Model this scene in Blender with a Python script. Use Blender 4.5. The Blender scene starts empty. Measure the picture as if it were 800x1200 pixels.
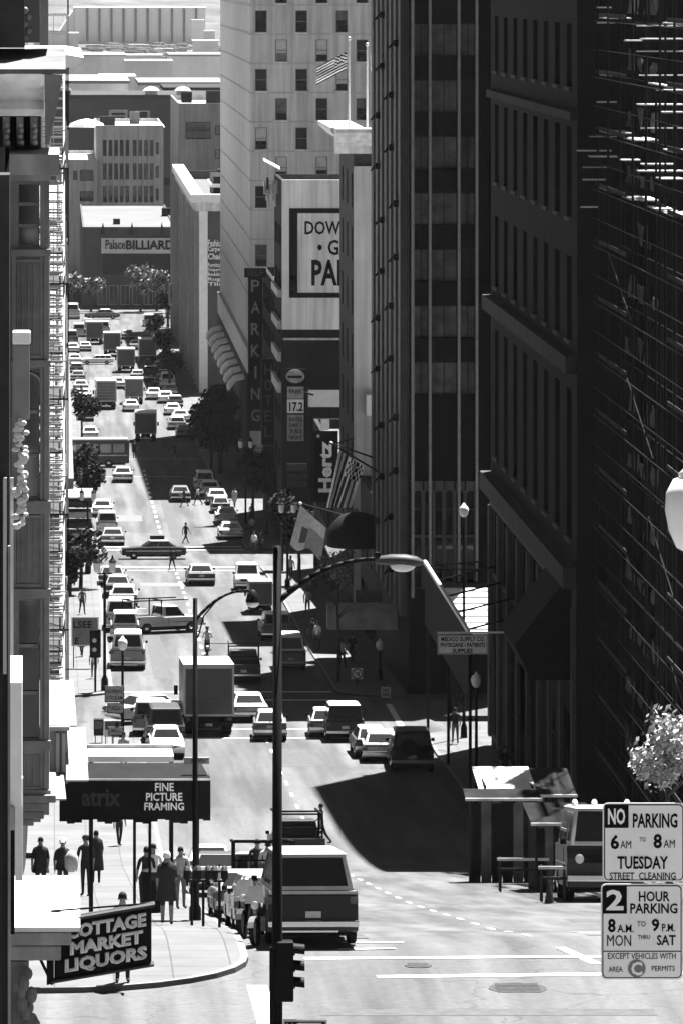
import bpy, bmesh, math, random
from mathutils import Vector, Matrix
random.seed(7)
scene = bpy.context.scene
COL = scene.collection
FPX = 6000.0                       # focal length in pixels of the 800x1200 photograph
PI = math.pi

# ---------------------------------------------------------------- street profile
TAB = [(-60, 9.0), (0, -1.7), (30, -7.6), (86, -19.8), (97, -21.25), (110.5, -21.75), (115, -21.97), (130.4, -24.3),
       (155.8, -28.3), (171.4, -30.6), (181.8, -32.1), (196.7, -34.2), (210, -35.4), (235, -36.7), (250, -37.4),
       (300, -40.1), (353, -42.4), (387, -44.4), (414, -46), (488, -48.5), (513, -49.2), (550, -50.3), (600, -51.4),
       (690, -53.4), (723, -54.2), (811, -56.2), (857, -57.3), (900, -58), (1000, -58.2), (14000, -58.2)]
def _slopes():
    n = len(TAB); d = [(TAB[i+1][1]-TAB[i][1])/(TAB[i+1][0]-TAB[i][0]) for i in range(n-1)]
    m = [d[0]] + [0.0]*(n-2) + [d[-1]]
    for i in range(1, n-1):
        m[i] = 0 if d[i-1]*d[i] <= 0 else 2*d[i-1]*d[i]/(d[i-1]+d[i])
    return m
SL = _slopes()
def gz(y):
    if y <= TAB[0][0]: return TAB[0][1]
    if y >= TAB[-1][0]: return TAB[-1][1]
    for i in range(len(TAB)-1):
        if y <= TAB[i+1][0]:
            x0, z0 = TAB[i]; x1, z1 = TAB[i+1]; h = x1-x0; t = (y-x0)/h
            return ((2*t**3-3*t*t+1)*z0 + (t**3-2*t*t+t)*h*SL[i] + (-2*t**3+3*t*t)*z1 + (t**3-t*t)*h*SL[i+1])
def slope(y): return (gz(y+.5)-gz(y-.5))
def X(px, y): return (px-64)*y/FPX           # world x of a photo column at depth y
def Z(py, y): return -(py+30)*y/FPX          # world z of a photo row at depth y
def GY(py):                                  # depth at which the street shows on photo row py
    lo, hi = 60.0, 5000.0
    for _ in range(60):
        m = (lo+hi)/2
        if -gz(m)*FPX/m > py+30: lo = m
        else: hi = m
    return lo

# ---------------------------------------------------------------- materials
MATS = {}
def mat(name, g, rough=.8, var=.18, scale=1.5, metal=0.0, bump=0.0, emit=0.0, spec=.4, kind=None, coat=0.0):
    if name in MATS: return MATS[name]
    if spec == .4 and g < .13: spec = .08
    elif spec == .4: spec = .2
    m = bpy.data.materials.new(name); m.use_nodes = True
    nt = m.node_tree; N = nt.nodes; L = nt.links
    b = N['Principled BSDF']
    b.inputs['Roughness'].default_value = rough; b.inputs['Metallic'].default_value = metal
    b.inputs['Specular IOR Level'].default_value = spec; b.inputs['Coat Weight'].default_value = coat
    b.inputs['Base Color'].default_value = (g, g, g, 1)
    if emit:
        b.inputs['Emission Color'].default_value = (1, 1, 1, 1); b.inputs['Emission Strength'].default_value = emit
    if var > 0 or kind:
        tc = N.new('ShaderNodeTexCoord'); src = tc.outputs['Object']
        n1 = N.new('ShaderNodeTexNoise'); n1.inputs['Scale'].default_value = scale; n1.inputs['Detail'].default_value = 8
        n1.inputs['Roughness'].default_value = .65; L.new(src, n1.inputs['Vector'])
        mr = N.new('ShaderNodeMapRange'); mr.inputs['From Min'].default_value = .3; mr.inputs['From Max'].default_value = .7
        mr.inputs['To Min'].default_value = g*(1-var); mr.inputs['To Max'].default_value = g*(1+var)
        L.new(n1.outputs['Fac'], mr.inputs['Value']); out = mr.outputs['Result']
        if kind == 'streak':                      # rain streaks and soot running down a wall
            mp = N.new('ShaderNodeMapping'); mp.inputs['Scale'].default_value = (1.2, 1.2, .06); L.new(src, mp.inputs['Vector'])
            n2 = N.new('ShaderNodeTexNoise'); n2.inputs['Scale'].default_value = 1.6; n2.inputs['Detail'].default_value = 6
            L.new(mp.outputs['Vector'], n2.inputs['Vector'])
            r2 = N.new('ShaderNodeMapRange'); r2.inputs['From Min'].default_value = .35; r2.inputs['From Max'].default_value = .65
            r2.inputs['To Min'].default_value = .72; r2.inputs['To Max'].default_value = 1.12; L.new(n2.outputs['Fac'], r2.inputs['Value'])
            mu = N.new('ShaderNodeMath'); mu.operation = 'MULTIPLY'; L.new(out, mu.inputs[0]); L.new(r2.outputs['Result'], mu.inputs[1]); out = mu.outputs[0]
        if kind == 'brick':
            sp = N.new('ShaderNodeSeparateXYZ'); L.new(src, sp.inputs[0])
            ad = N.new('ShaderNodeMath'); L.new(sp.outputs['X'], ad.inputs[0]); L.new(sp.outputs['Y'], ad.inputs[1])
            cb = N.new('ShaderNodeCombineXYZ'); L.new(ad.outputs[0], cb.inputs[0]); L.new(sp.outputs['Z'], cb.inputs[1])
            br = N.new('ShaderNodeTexBrick'); br.inputs['Scale'].default_value = 2.2
            br.inputs['Color1'].default_value = (1, 1, 1, 1); br.inputs['Color2'].default_value = (.7, .7, .7, 1); br.inputs['Mortar'].default_value = (1.3, 1.3, 1.3, 1)
            L.new(cb.outputs[0], br.inputs['Vector'])
            mu = N.new('ShaderNodeMath'); mu.operation = 'MULTIPLY'; L.new(out, mu.inputs[0]); L.new(br.outputs['Color'], mu.inputs[1]); out = mu.outputs[0]
        if kind == 'asphalt':                     # patches, oil-darkened lanes, long wear streaks
            mp = N.new('ShaderNodeMapping'); mp.inputs['Scale'].default_value = (1.1, .035, 1); L.new(src, mp.inputs['Vector'])
            n2 = N.new('ShaderNodeTexNoise'); n2.inputs['Scale'].default_value = .9; n2.inputs['Detail'].default_value = 5
            L.new(mp.outputs['Vector'], n2.inputs['Vector'])
            r2 = N.new('ShaderNodeMapRange'); r2.inputs['From Min'].default_value = .35; r2.inputs['From Max'].default_value = .68
            r2.inputs['To Min'].default_value = .62; r2.inputs['To Max'].default_value = 1.16; L.new(n2.outputs['Fac'], r2.inputs['Value'])
            mu = N.new('ShaderNodeMath'); mu.operation = 'MULTIPLY'; L.new(out, mu.inputs[0]); L.new(r2.outputs['Result'], mu.inputs[1]); out = mu.outputs[0]
            wn = N.new('ShaderNodeTexNoise'); wn.inputs['Scale'].default_value = .5; wn.inputs['Detail'].default_value = 4; L.new(src, wn.inputs['Vector'])
            vm = N.new('ShaderNodeVectorMath'); vm.operation = 'MULTIPLY_ADD'; vm.inputs[1].default_value = (2.5, 2.5, 0); L.new(wn.outputs['Color'], vm.inputs[0]); L.new(src, vm.inputs[2])
            ve = N.new('ShaderNodeTexVoronoi'); ve.feature = 'DISTANCE_TO_EDGE'; ve.inputs['Scale'].default_value = .2; L.new(vm.outputs[0], ve.inputs['Vector'])
            rc = N.new('ShaderNodeMapRange'); rc.inputs['From Max'].default_value = .008; rc.inputs['To Min'].default_value = .72; rc.inputs['To Max'].default_value = 1.0; L.new(ve.outputs['Distance'], rc.inputs['Value'])
            mc = N.new('ShaderNodeMath'); mc.operation = 'MULTIPLY'; L.new(out, mc.inputs[0]); L.new(rc.outputs['Result'], mc.inputs[1]); out = mc.outputs[0]
            mp3 = N.new('ShaderNodeMapping'); mp3.inputs['Scale'].default_value = (.16, .05, 1); L.new(src, mp3.inputs['Vector'])
            vo = N.new('ShaderNodeTexVoronoi'); vo.inputs['Scale'].default_value = 1.0; vo.distance = 'CHEBYCHEV'
            L.new(mp3.outputs['Vector'], vo.inputs['Vector'])
            r3 = N.new('ShaderNodeMapRange'); r3.inputs['To Min'].default_value = .86; r3.inputs['To Max'].default_value = 1.1
            L.new(vo.outputs['Color'], r3.inputs['Value'])
            mu2 = N.new('ShaderNodeMath'); mu2.operation = 'MULTIPLY'; L.new(out, mu2.inputs[0]); L.new(r3.outputs['Result'], mu2.inputs[1]); out = mu2.outputs[0]
        if kind == 'paving':                      # scored concrete flags
            sp = N.new('ShaderNodeSeparateXYZ'); L.new(src, sp.inputs[0])
            br = N.new('ShaderNodeTexBrick'); br.offset = 0; br.inputs['Scale'].default_value = .7; br.inputs['Mortar Size'].default_value = .012
            br.inputs['Brick Width'].default_value = .9; br.inputs['Row Height'].default_value = .9
            br.inputs['Color1'].default_value = (1, 1, 1, 1); br.inputs['Color2'].default_value = (.88, .88, .88, 1); br.inputs['Mortar'].default_value = (.55, .55, .55, 1)
            L.new(src, br.inputs['Vector'])
            mu = N.new('ShaderNodeMath'); mu.operation = 'MULTIPLY'; L.new(out, mu.inputs[0]); L.new(br.outputs['Color'], mu.inputs[1]); out = mu.outputs[0]
        cb2 = N.new('ShaderNodeCombineColor')
        for i in range(3): L.new(out, cb2.inputs[i])
        L.new(cb2.outputs[0], b.inputs['Base Color'])
        if bump:
            bp = N.new('ShaderNodeBump'); bp.inputs['Strength'].default_value = bump; bp.inputs['Distance'].default_value = .05
            L.new(n1.outputs['Fac'], bp.inputs['Height']); L.new(bp.outputs['Normal'], b.inputs['Normal'])
    MATS[name] = m
    return m
ASPHALT = mat('asphalt', .1, .9, .14, 5.0, kind='asphalt')
GROUND = mat('ground_dirt', .07, .95, .5, .03)
PAVING = mat('concrete_paving', .118, .9, .16, .5, kind='paving')
KERB = mat('kerb_concrete', .15, .9, .2, 1)
PAINT = mat('road_paint', .8, .7, .16, 3)
WORN = mat('worn_paint', .45, .8, .25, 4)
WHITE = mat('white_paint', .78, .6, .1, 2)
OFFW = mat('offwhite_paint', .6, .7, .15, 1.2, kind='streak')
STONE = mat('grey_stone', .34, .85, .2, 1.5, kind='streak')
STONED = mat('sooty_stone', .2, .85, .3, 2, kind='streak')
WOODG = mat('grey_painted_wood', .24, .7, .2, 3, kind='streak')
DARKW = mat('dark_wood', .045, .7, .3, 3)
BLACK = mat('black_paint', .006, .6, .3, 3)
IRON = mat('dark_iron', .01, .6, .3, 3)
GALV = mat('galvanised_steel', .38, .45, .15, 3, metal=.6)
CHROME = mat('chrome', .6, .2, 0, metal=1.0)
GLASS = mat('dark_glass', .012, .06, 0, spec=.6)
GLASSB = mat('window_pane', .02, .12, .4, .7, spec=.35)
BLIND = mat('drawn_blind', .42, .8, .2, 1)
CURT = mat('grey_curtain', .11, .7, .5, 1.2, kind='streak')
RUBBER = mat('tyre_rubber', .015, .9, .2, 5)
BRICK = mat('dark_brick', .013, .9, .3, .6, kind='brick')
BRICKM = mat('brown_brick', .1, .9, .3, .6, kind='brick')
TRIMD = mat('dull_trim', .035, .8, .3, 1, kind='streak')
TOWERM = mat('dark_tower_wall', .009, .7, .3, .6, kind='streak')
RIBM = mat('tower_rib', .1, .7, .25, 1, kind='streak')
MULL = mat('bare_aluminium', .3, .5, .2, 3, metal=.3)
TAN = mat('pale_concrete', .5, .85, .1, .4, kind='streak')
TAND = mat('concrete_joint', .38, .85, .15, .6)
LAMPW = mat('milk_glass', .75, .3, .05, 2)
LENS = mat('lamp_lens', .6, .15, .05, 2, spec=.6)
TARP = mat('dusty_tarp', .12, .9, .5, 1.5)
CANV = mat('black_canvas', .009, .8, .4, 2)
GREYC = mat('grey_canvas', .1, .9, .3, 1.5)
BARK = mat('bark', .05, .95, .4, 6)
LEAF = mat('leaf', .07, .7, .5, 2)
LEAFD = mat('dark_leaf', .022, .8, .5, 2)
LEAFL = mat('pale_leaf', .2, .6, .5, 3)
SKIN = mat('skin', .22, .6, .1, 4)
HAIRD = mat('dark_hair', .015, .6, .3, 8)
HAIRW = mat('white_hair', .7, .7, .2, 8)
def tone(g, rough=.7): return mat('cloth_%03d' % int(g*1000), g, rough, .22, 5)
def car_paint(g): return mat('car_paint_%03d' % int(g*1000), g, .38, .12, 2.5, spec=.22 if g < .15 else .5, coat=.05 if g < .15 else .3)

# ---------------------------------------------------------------- mesh builder
class MB:
    def __init__(s): s.v = []; s.f = []; s.m = []; s.cur = 0
    def add(s, pts, faces):
        o = len(s.v); s.v += [tuple(p) for p in pts]
        for f in faces: s.f.append([o+i for i in f]); s.m.append(s.cur)
        return s
    def poly(s, pts): return s.add(pts, [list(range(len(pts)))])
    def hexa(s, p): return s.add(p, [(0, 3, 2, 1), (4, 5, 6, 7), (0, 1, 5, 4), (1, 2, 6, 5), (2, 3, 7, 6), (3, 0, 4, 7)])
    def box(s, x0, x1, y0, y1, z0, z1):
        return s.hexa([(x0, y0, z0), (x1, y0, z0), (x1, y1, z0), (x0, y1, z0), (x0, y0, z1), (x1, y0, z1), (x1, y1, z1), (x0, y1, z1)])
    def bar(s, a, b, w, h=None):
        a = Vector(a); b = Vector(b); h = h or w; d = (b-a)
        if d.length < 1e-6: return s
        d.normalize(); up = Vector((0, 0, 1)) if abs(d.z) < .95 else Vector((0, 1, 0))
        x = d.cross(up).normalized(); u = x.cross(d)
        p = []
        for q in (a, b):
            for i, j in ((-1, -1), (1, -1), (1, 1), (-1, 1)): p.append(q + x*(w/2*i) + u*(h/2*j))
        return s.hexa(p)
    def tube(s, a, b, r, r2=None, n=8, cap=True):
        a = Vector(a); b = Vector(b); r2 = r if r2 is None else r2; d = (b-a)
        if d.length < 1e-6: return s
        d.normalize(); up = Vector((0, 0, 1)) if abs(d.z) < .95 else Vector((0, 1, 0))
        x = d.cross(up).normalized(); u = x.cross(d); p = []
        for q, rr in ((a, r), (b, r2)):
            for k in range(n):
                t = 2*PI*k/n; p.append(q + x*(rr*math.cos(t)) + u*(rr*math.sin(t)))
        f = [(k, (k+1) % n, n+(k+1) % n, n+k) for k in range(n)]
        if cap: f += [tuple(range(n-1, -1, -1)), tuple(range(n, 2*n))]
        return s.add(p, f)
    def path(s, pts, r, n=8):
        rs = r if isinstance(r, (list, tuple)) else [r]*len(pts)
        for i in range(len(pts)-1): s.tube(pts[i], pts[i+1], rs[i], rs[i+1], n)
        return s
    def lathe(s, prof, c=(0, 0, 0), n=14, axis='z'):
        p = []; f = []; m = len(prof)
        for r, z in prof:
            for k in range(n):
                t = 2*PI*k/n; a, b = max(r, .0005)*math.cos(t), max(r, .0005)*math.sin(t)
                q = (a, b, z) if axis == 'z' else ((z, a, b) if axis == 'x' else (a, z, b))
                p.append((q[0]+c[0], q[1]+c[1], q[2]+c[2]))
        for i in range(m-1):
            for k in range(n): f.append((i*n+k, i*n+(k+1) % n, (i+1)*n+(k+1) % n, (i+1)*n+k))
        f.append(tuple(range(n-1, -1, -1))); f.append(tuple(range((m-1)*n, m*n)))
        return s.add(p, f)
    def prism(s, poly, axis, a, b):
        q = {'x': lambda u, v, w: (w, u, v), 'y': lambda u, v, w: (u, w, v), 'z': lambda u, v, w: (u, v, w)}[axis]
        n = len(poly); p = [q(u, v, a) for u, v in poly] + [q(u, v, b) for u, v in poly]
        f = [tuple(range(n-1, -1, -1)), tuple(range(n, 2*n))] + [(k, (k+1) % n, n+(k+1) % n, n+k) for k in range(n)]
        return s.add(p, f)
    def ball(s, c, r, n=8, sq=(1, 1, 1)):
        prof = [(r*math.sin(PI*i/n), -r*math.cos(PI*i/n)) for i in range(n+1)]; o = len(s.v)
        s.lathe(prof, (0, 0, 0), n+2)
        for i in range(o, len(s.v)):
            v = s.v[i]; s.v[i] = (v[0]*sq[0]+c[0], v[1]*sq[1]+c[1], v[2]*sq[2]+c[2])
        return s
    def rings(s, rg, n=14, cap=True):               # rg: list of (cx, cy, z, rx, ry)
        p = []; f = []
        for cx, cy, z, rx, ry in rg:
            for k in range(n):
                t = 2*PI*k/n; p.append((cx+rx*math.cos(t), cy+ry*math.sin(t), z))
        for i in range(len(rg)-1):
            for k in range(n): f.append((i*n+k, i*n+(k+1) % n, (i+1)*n+(k+1) % n, (i+1)*n+k))
        if cap: f.append(tuple(range(n-1, -1, -1))); f.append(tuple(range((len(rg)-1)*n, len(rg)*n)))
        return s.add(p, f)
    def build(s, name, mats, parent=None, world=True, bevel=0, seg=2, smooth=False, loc=None):
        off = Vector((0, 0, 0))
        if parent is not None and world:
            q = parent
            while q is not None: off += q.location; q = q.parent
        if loc is not None: off = off + Vector(loc)
        me = bpy.data.meshes.new(name)
        me.from_pydata([(v[0]-off.x, v[1]-off.y, v[2]-off.z) for v in s.v], [], s.f)
        ml = mats if isinstance(mats, (list, tuple)) else [mats]
        for m in ml: me.materials.append(m)
        for p, i in zip(me.polygons, s.m): p.material_index = i
        bm = bmesh.new(); bm.from_mesh(me)
        if bevel:
            bmesh.ops.remove_doubles(bm, verts=bm.verts, dist=1e-5)
            bmesh.ops.recalc_face_normals(bm, faces=bm.faces)
            bmesh.ops.bevel(bm, geom=list(bm.edges), offset=bevel, segments=seg, profile=.5, affect='EDGES', clamp_overlap=True)
        bmesh.ops.recalc_face_normals(bm, faces=bm.faces); bm.to_mesh(me); bm.free()
        if smooth:
            for p in me.polygons: p.use_smooth = True
        o = bpy.data.objects.new(name, me); COL.objects.link(o)
        if loc is not None: o.location = loc
        if parent is not None: o.parent = parent
        return o
def tag(o, label, cat, group=None, kind=None):
    o['label'] = label; o['category'] = cat
    if group: o['group'] = group
    if kind: o['kind'] = kind
    return o
def thing(name, label, cat, loc=(0, 0, 0), rz=0, group=None):
    o = bpy.data.objects.new(name, None); COL.objects.link(o); o.empty_display_size = .2
    o.location = loc; o.rotation_euler = (0, 0, rz)
    return tag(o, label, cat, group)
def struct(o): o['kind'] = 'structure'; return o
def copy_tree(o, parent=None):
    c = o.copy(); COL.objects.link(c)
    if parent is not None: c.parent = parent
    for ch in list(o.children): copy_tree(ch, c)
    return c
def recolour(root, mp):                              # mp: part name -> material, on object-linked slots
    for ch in root.children:
        k = ch.name.split('.')[0]
        if k in mp and ch.type == 'MESH':
            for sl in ch.material_slots[:1]: sl.link = 'OBJECT'; sl.material = mp[k]
        recolour(ch, mp)
def text(name, s, m, parent, x0, x1, z0, z1, y, face='front', ext=.012, bold=.0, vert=False, world=True, hollow=0):
    cu = bpy.data.curves.new(name, 'FONT'); cu.body = s; cu.extrude = .5; cu.offset = bold; cu.resolution_u = 2
    if hollow: cu.extrude = 0; cu.fill_mode = 'NONE'; cu.bevel_depth = hollow; cu.bevel_resolution = 1
    tmp = bpy.data.objects.new('tmp', cu); COL.objects.link(tmp)
    dg = bpy.context.evaluated_depsgraph_get(); me = bpy.data.meshes.new_from_object(tmp.evaluated_get(dg))
    bpy.data.objects.remove(tmp); me.name = name
    vs = [v.co.copy() for v in me.vertices]
    if vert: vs = [Vector((-v.y, v.x, v.z)) for v in vs]
    ax, bx = min(v.x for v in vs), max(v.x for v in vs); ay, by = min(v.y for v in vs), max(v.y for v in vs)
    off = Vector((0, 0, 0))
    if world:
        q = parent
        while q is not None: off += q.location; q = q.parent
    for v, c in zip(me.vertices, vs):
        u = (c.x-ax)/max(bx-ax, 1e-6); w = (c.y-ay)/max(by-ay, 1e-6); d = -ext if c.z > 0 else 0.004
        if face == 'front': q = Vector((x0+(x1-x0)*u, y+d, z0+(z1-z0)*w))
        elif face == 'left': q = Vector((y+d, x1-(x1-x0)*u, z0+(z1-z0)*w))       # on a wall facing -x, x0/x1 are y values
        else: q = Vector((y-d, x0+(x1-x0)*u, z0+(z1-z0)*w))
        v.co = q-off
    me.materials.clear(); me.materials.append(m)
    o = bpy.data.objects.new(name, me); COL.objects.link(o); o.parent = parent
    return o
# ---------------------------------------------------------------- ground, road, pavements
def yrange(y0, y1, st): 
    n = max(1, int(math.ceil((y1-y0)/st))); return [y0+(y1-y0)*i/n for i in range(n+1)]
def strip(name, x0, x1, y0, y1, dz, m, st=3, kind=True):
    b = MB(); ys = yrange(y0, y1, st); f0 = x0 if callable(x0) else (lambda y: x0); f1 = x1 if callable(x1) else (lambda y: x1)
    for y in ys: b.v += [(f0(y), y, gz(y)+dz), (f1(y), y, gz(y)+dz)]
    b.f = [[2*i, 2*i+1, 2*i+3, 2*i+2] for i in range(len(ys)-1)]; b.m = [0]*len(b.f)
    return struct(b.build(name, m))
b = MB(); ys = yrange(-60, 130, 4)+yrange(134, 1000, 6)+[1200, 1600, 2200, 3200, 5000, 8000, 14000]
xs = [-6000, -400, -60, 0, 5, 18, 80, 400, 6000]
for y in ys: b.v += [(x, y, gz(y)-.06) for x in xs]
n = len(xs)
for i in range(len(ys)-1):
    for j in range(n-1): b.f.append([i*n+j, i*n+j+1, (i+1)*n+j+1, (i+1)*n+j]); b.m.append(0)
struct(b.build('ground', GROUND))
KL1, KR1, KL2, KR2 = 4.3, 18.1, 3.2, 15.2
def kl(y): return KL1 if y < 252 else KL2
def kr(y): return KR1 if y < 252 else KR2
strip('road', -3, 25, -60, 880, 0, ASPHALT, 3)
CROSS = [(89.5, 109), (254, 274), (381, 404), (818, 868)]
for a, c in CROSS:
    strip('cross_street', -160, -3, a, c, 0, ASPHALT, 3); strip('cross_street', 25, 190, a, c, 0, ASPHALT, 3)
strip('cross_street', -160, -3, 500, 522, 0, ASPHALT, 3)
def sidewalk(xin, xk, y0, y1, R0=3.5, R1=3.0, h=.13):
    sg = 1 if xk > xin else -1; b = MB()
    ys = []
    for i in range(9): ys.append(y0+R0*(1-math.cos(PI/2*i/8)))
    ys += yrange(y0+R0, y1-R1, 3)[1:-1]
    for i in range(9): ys.append(y1-R1+R1*math.sin(PI/2*i/8))
    def xe(y):
        if y < y0+R0: d = R0-(y-y0); return xk-sg*(R0-math.sqrt(max(R0*R0-d*d, 0)))
        if y > y1-R1: d = y-(y1-R1); return xk-sg*(R1-math.sqrt(max(R1*R1-d*d, 0)))
        return xk
    for y in ys:
        e = xe(y); ki = e-sg*.16; b.v += [(xin, y, gz(y)+h), (ki, y, gz(y)+h), (e, y, gz(y)+h-.015), (e+sg*.01, y, gz(y)-.05)]
    for i in range(len(ys)-1):
        for j in range(3):
            b.f.append([4*i+j, 4*i+j+1, 4*i+j+5, 4*i+j+4]); b.m.append(j)
    e = xe(y0); b.cur = 2
    b.poly([(xin, y0, gz(y0)+h), (e, y0, gz(y0)+h), (e, y0, gz(y0)-.05), (xin, y0, gz(y0)-.05)])
    e = xe(y1); b.poly([(xin, y1, gz(y1)+h), (e, y1, gz(y1)+h), (e, y1, gz(y1)-.05), (xin, y1, gz(y1)-.05)])
    return struct(b.build('sidewalk', [PAVING, KERB, mat('shaded_kerb_face', .07, .9, .3, 1)]))  # kerb faces coloured darker than the top to stand in for their shade
sidewalk(-60, KL1, -60, 89.5); sidewalk(90, KR1, -60, 89.5)
sidewalk(-60, KL1, 109, 254, 4.6); sidewalk(90, KR1, 109, 254, 4.6)
sidewalk(-60, KL2, 274, 381); sidewalk(90, KR2, 274, 381)
sidewalk(-60, KL2, 404, 500); sidewalk(90, KR2, 404, 818); sidewalk(-60, KL2, 522, 818)
sidewalk(-160, 60, 868, 884, 1, 1)

def mark(name, pts, dz=.012, m=PAINT):
    """a painted quad on the road between two points, pts = (xa, ya, xb, yb, half width)"""
    xa, ya, xb, yb, w = pts; d = Vector((xb-xa, yb-ya)); L = d.length; d /= L; nrm = Vector((-d.y, d.x))*w
    b = MB(); k = max(1, int(L/2))
    for i in range(k+1):
        c = Vector((xa, ya))+d*(L*i/k)
        for q in (c+nrm, c-nrm): b.v.append((q.x, q.y, gz(q.y)+dz))
    b.f = [[2*i, 2*i+1, 2*i+3, 2*i+2] for i in range(k)]; b.m = [0]*k
    return struct(b.build(name, m))
# crosswalk lines at the near crossing
mark('crosswalk_line', (5.55, 113.9, 17.4, 114.5, .16)); mark('crosswalk_line', (7.0, 111.2, 19.5, 112.2, .17))
mark('crosswalk_line', (4.35, 110.0, 4.5, 92, .22))
mark('stop_line', (6.6, 117.3, 8.0, 117.5, .09)); mark('stop_line', (6.4, 115.6, 7.7, 115.8, .07))
mark('lane_stroke', (11.95, 113.1, 11.45, 116.0, .12))
y = 120.0
while y < 250:
    mark('lane_dash', (11.15-(y-115)*.006, y, 11.15-(y-115)*.006, y+1.5, .06)); y += 4.6
y = 276.0
while y < 376: mark('lane_dash', (8.85, y, 8.85, y+2.0, .09)); y += 5.2
y = 408.0
while y < 505: mark('lane_dash', (8.85, y, 8.85, y+2.6, .11)); y += 6
for ya in (251.0, 255.6): mark('crosswalk_line', (4.4, ya, 17.0, ya, .14))
for ya in (272.4, 277.6): mark('crosswalk_line', (3.4, ya, 15.0, ya, .2))
for ya in (375, 379.5, 405, 409.5): mark('crosswalk_line', (3.4, ya, 15.0, ya, .2))
for ya in (497, 523): mark('crosswalk_line', (3.4, ya, 14.8, ya, .16), m=WORN)
for xa in (14.2, 17.4): mark('crosswalk_line', (xa, 257, xa+.2, 270, .16), m=WORN)
mark('parking_bay_line', (3.4, 336, 6.0, 336, .08)); mark('parking_bay_line', (3.4, 322, 6.2, 322, .08))
PT1, PT2 = mat('dark_patch', .078, .95, .2, 3), mat('pale_patch', .125, .95, .2, 3)
for xa, xb, ya, yb, m in ((6.2, 7.3, 119, 141, PT1), (12.6, 14.4, 121, 127, PT2), (8.2, 9.0, 143, 176, PT1), (13.8, 16.6, 136, 139, PT1), (5.5, 12.5, 106.2, 107.0, PT1), (13.2, 15.6, 102, 105, PT2), (7.5, 11, 101.5, 103.2, PT1), (9.4, 10.6, 196, 214, PT1), (10.2, 12.1, 238, 246, PT1), (5.6, 6.5, 286, 316, PT1), (10.4, 12.4, 330, 338, PT1), (6.0, 9.5, 356, 360, PT2), (9.6, 10.5, 420, 470, PT1), (5.4, 7.6, 440, 447, PT2), (6, 10, 528, 534, PT1)):
    strip('road_patch', xa, xb, ya, yb, .005, m, 3)
# manhole
def manhole(x, y, r, nm):
    b = MB(); b.lathe([(r, 0), (r, .012)], (x, y, gz(y)+.004), 24)
    for i in range(-3, 4): b.box(x-r*.75, x+r*.75, y+i*r*.24-.03, y+i*r*.24+.03, gz(y)+.017, gz(y)+.024)
    return struct(b.build(nm, mat('cast_iron', .05, .7, .4, 6)))
manhole(9.9, 109.6, .62, 'manhole_cover'); manhole(8.0, 112.8, .3, 'valve_cover')

# ---------------------------------------------------------------- buildings
def facade(b, O, U, N, W, H, ops, rv=.25):
    """wall face with real openings. O corner, U along, up is z, N outward; ops = (u0,u1,v0,v1)"""
    O = Vector(O); U = Vector(U); N = Vector(N); up = Vector((0, 0, 1))
    us = sorted({0.0, W} | {round(o[i], 4) for o in ops for i in (0, 1)}); vs = sorted({0.0, H} | {round(o[i], 4) for o in ops for i in (2, 3)})
    S = {(round(o[0], 4), round(o[2], 4), round(o[1], 4), round(o[3], 4)) for o in ops}
    def inside(u, v): return any(o[0] < u < o[2] and o[1] < v < o[3] for o in S)
    for j in range(len(vs)-1):
        run = None
        for i in range(len(us)):
            solid = i < len(us)-1 and not inside((us[i]+us[i+1])/2, (vs[j]+vs[j+1])/2)
            if solid and run is None: run = us[i]
            if not solid and run is not None:
                a, c = run, us[i]
                b.poly([O+U*a+up*vs[j], O+U*c+up*vs[j], O+U*c+up*vs[j+1], O+U*a+up*vs[j+1]]); run = None
    for u0, v0, u1, v1 in S:
        P = [O+U*u0+up*v0, O+U*u1+up*v0, O+U*u1+up*v1, O+U*u0+up*v1]; Q = [p-N*rv for p in P]
        for k in range(4): b.poly([P[k], P[(k+1) % 4], Q[(k+1) % 4], Q[k]])
def win(par, O, U, N, o, rv, fm, pm, bars=(1, 1), fw=.07, sill=None, back=True):
    O = Vector(O); U = Vector(U); N = Vector(N); up = Vector((0, 0, 1)); u0, u1, v0, v1 = o; d = rv-.03
    def bx(b, a0, a1, c0, c1, d0, d1):
        p = []
        for c in (c0, c1):
            for a, dd in ((a0, d0), (a1, d0), (a1, d1), (a0, d1)): p.append(O+U*a+up*c-N*dd)
        b.hexa(p)
    b = MB(); g = .003
    bx(b, u0+g, u0+fw, v0+g, v1-g, d-.06, d); bx(b, u1-fw, u1-g, v0+g, v1-g, d-.06, d)
    bx(b, u0+fw, u1-fw, v0+g, v0+fw, d-.06, d); bx(b, u0+fw, u1-fw, v1-fw, v1-g, d-.06, d)
    for i in range(1, bars[0]): q = u0+(u1-u0)*i/bars[0]; bx(b, q-.025, q+.025, v0+fw, v1-fw, d-.05, d)
    for i in range(1, bars[1]): q = v0+(v1-v0)*i/bars[1]; bx(b, u0+fw, u1-fw, q-.03, q+.03, d-.07, d-.051)
    f = b.build('window', fm, par)
    b = MB(); bx(b, u0+.01, u1-.01, v0+.01, v1-.01, d+.002, d+.02); b.build('pane', pm, f)
    if sill:
        b = MB(); bx(b, u0-.08, u1+.08, v0-.14, v0-.002, -.12, .02); b.build('sill', sill, f)
    return f
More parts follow.
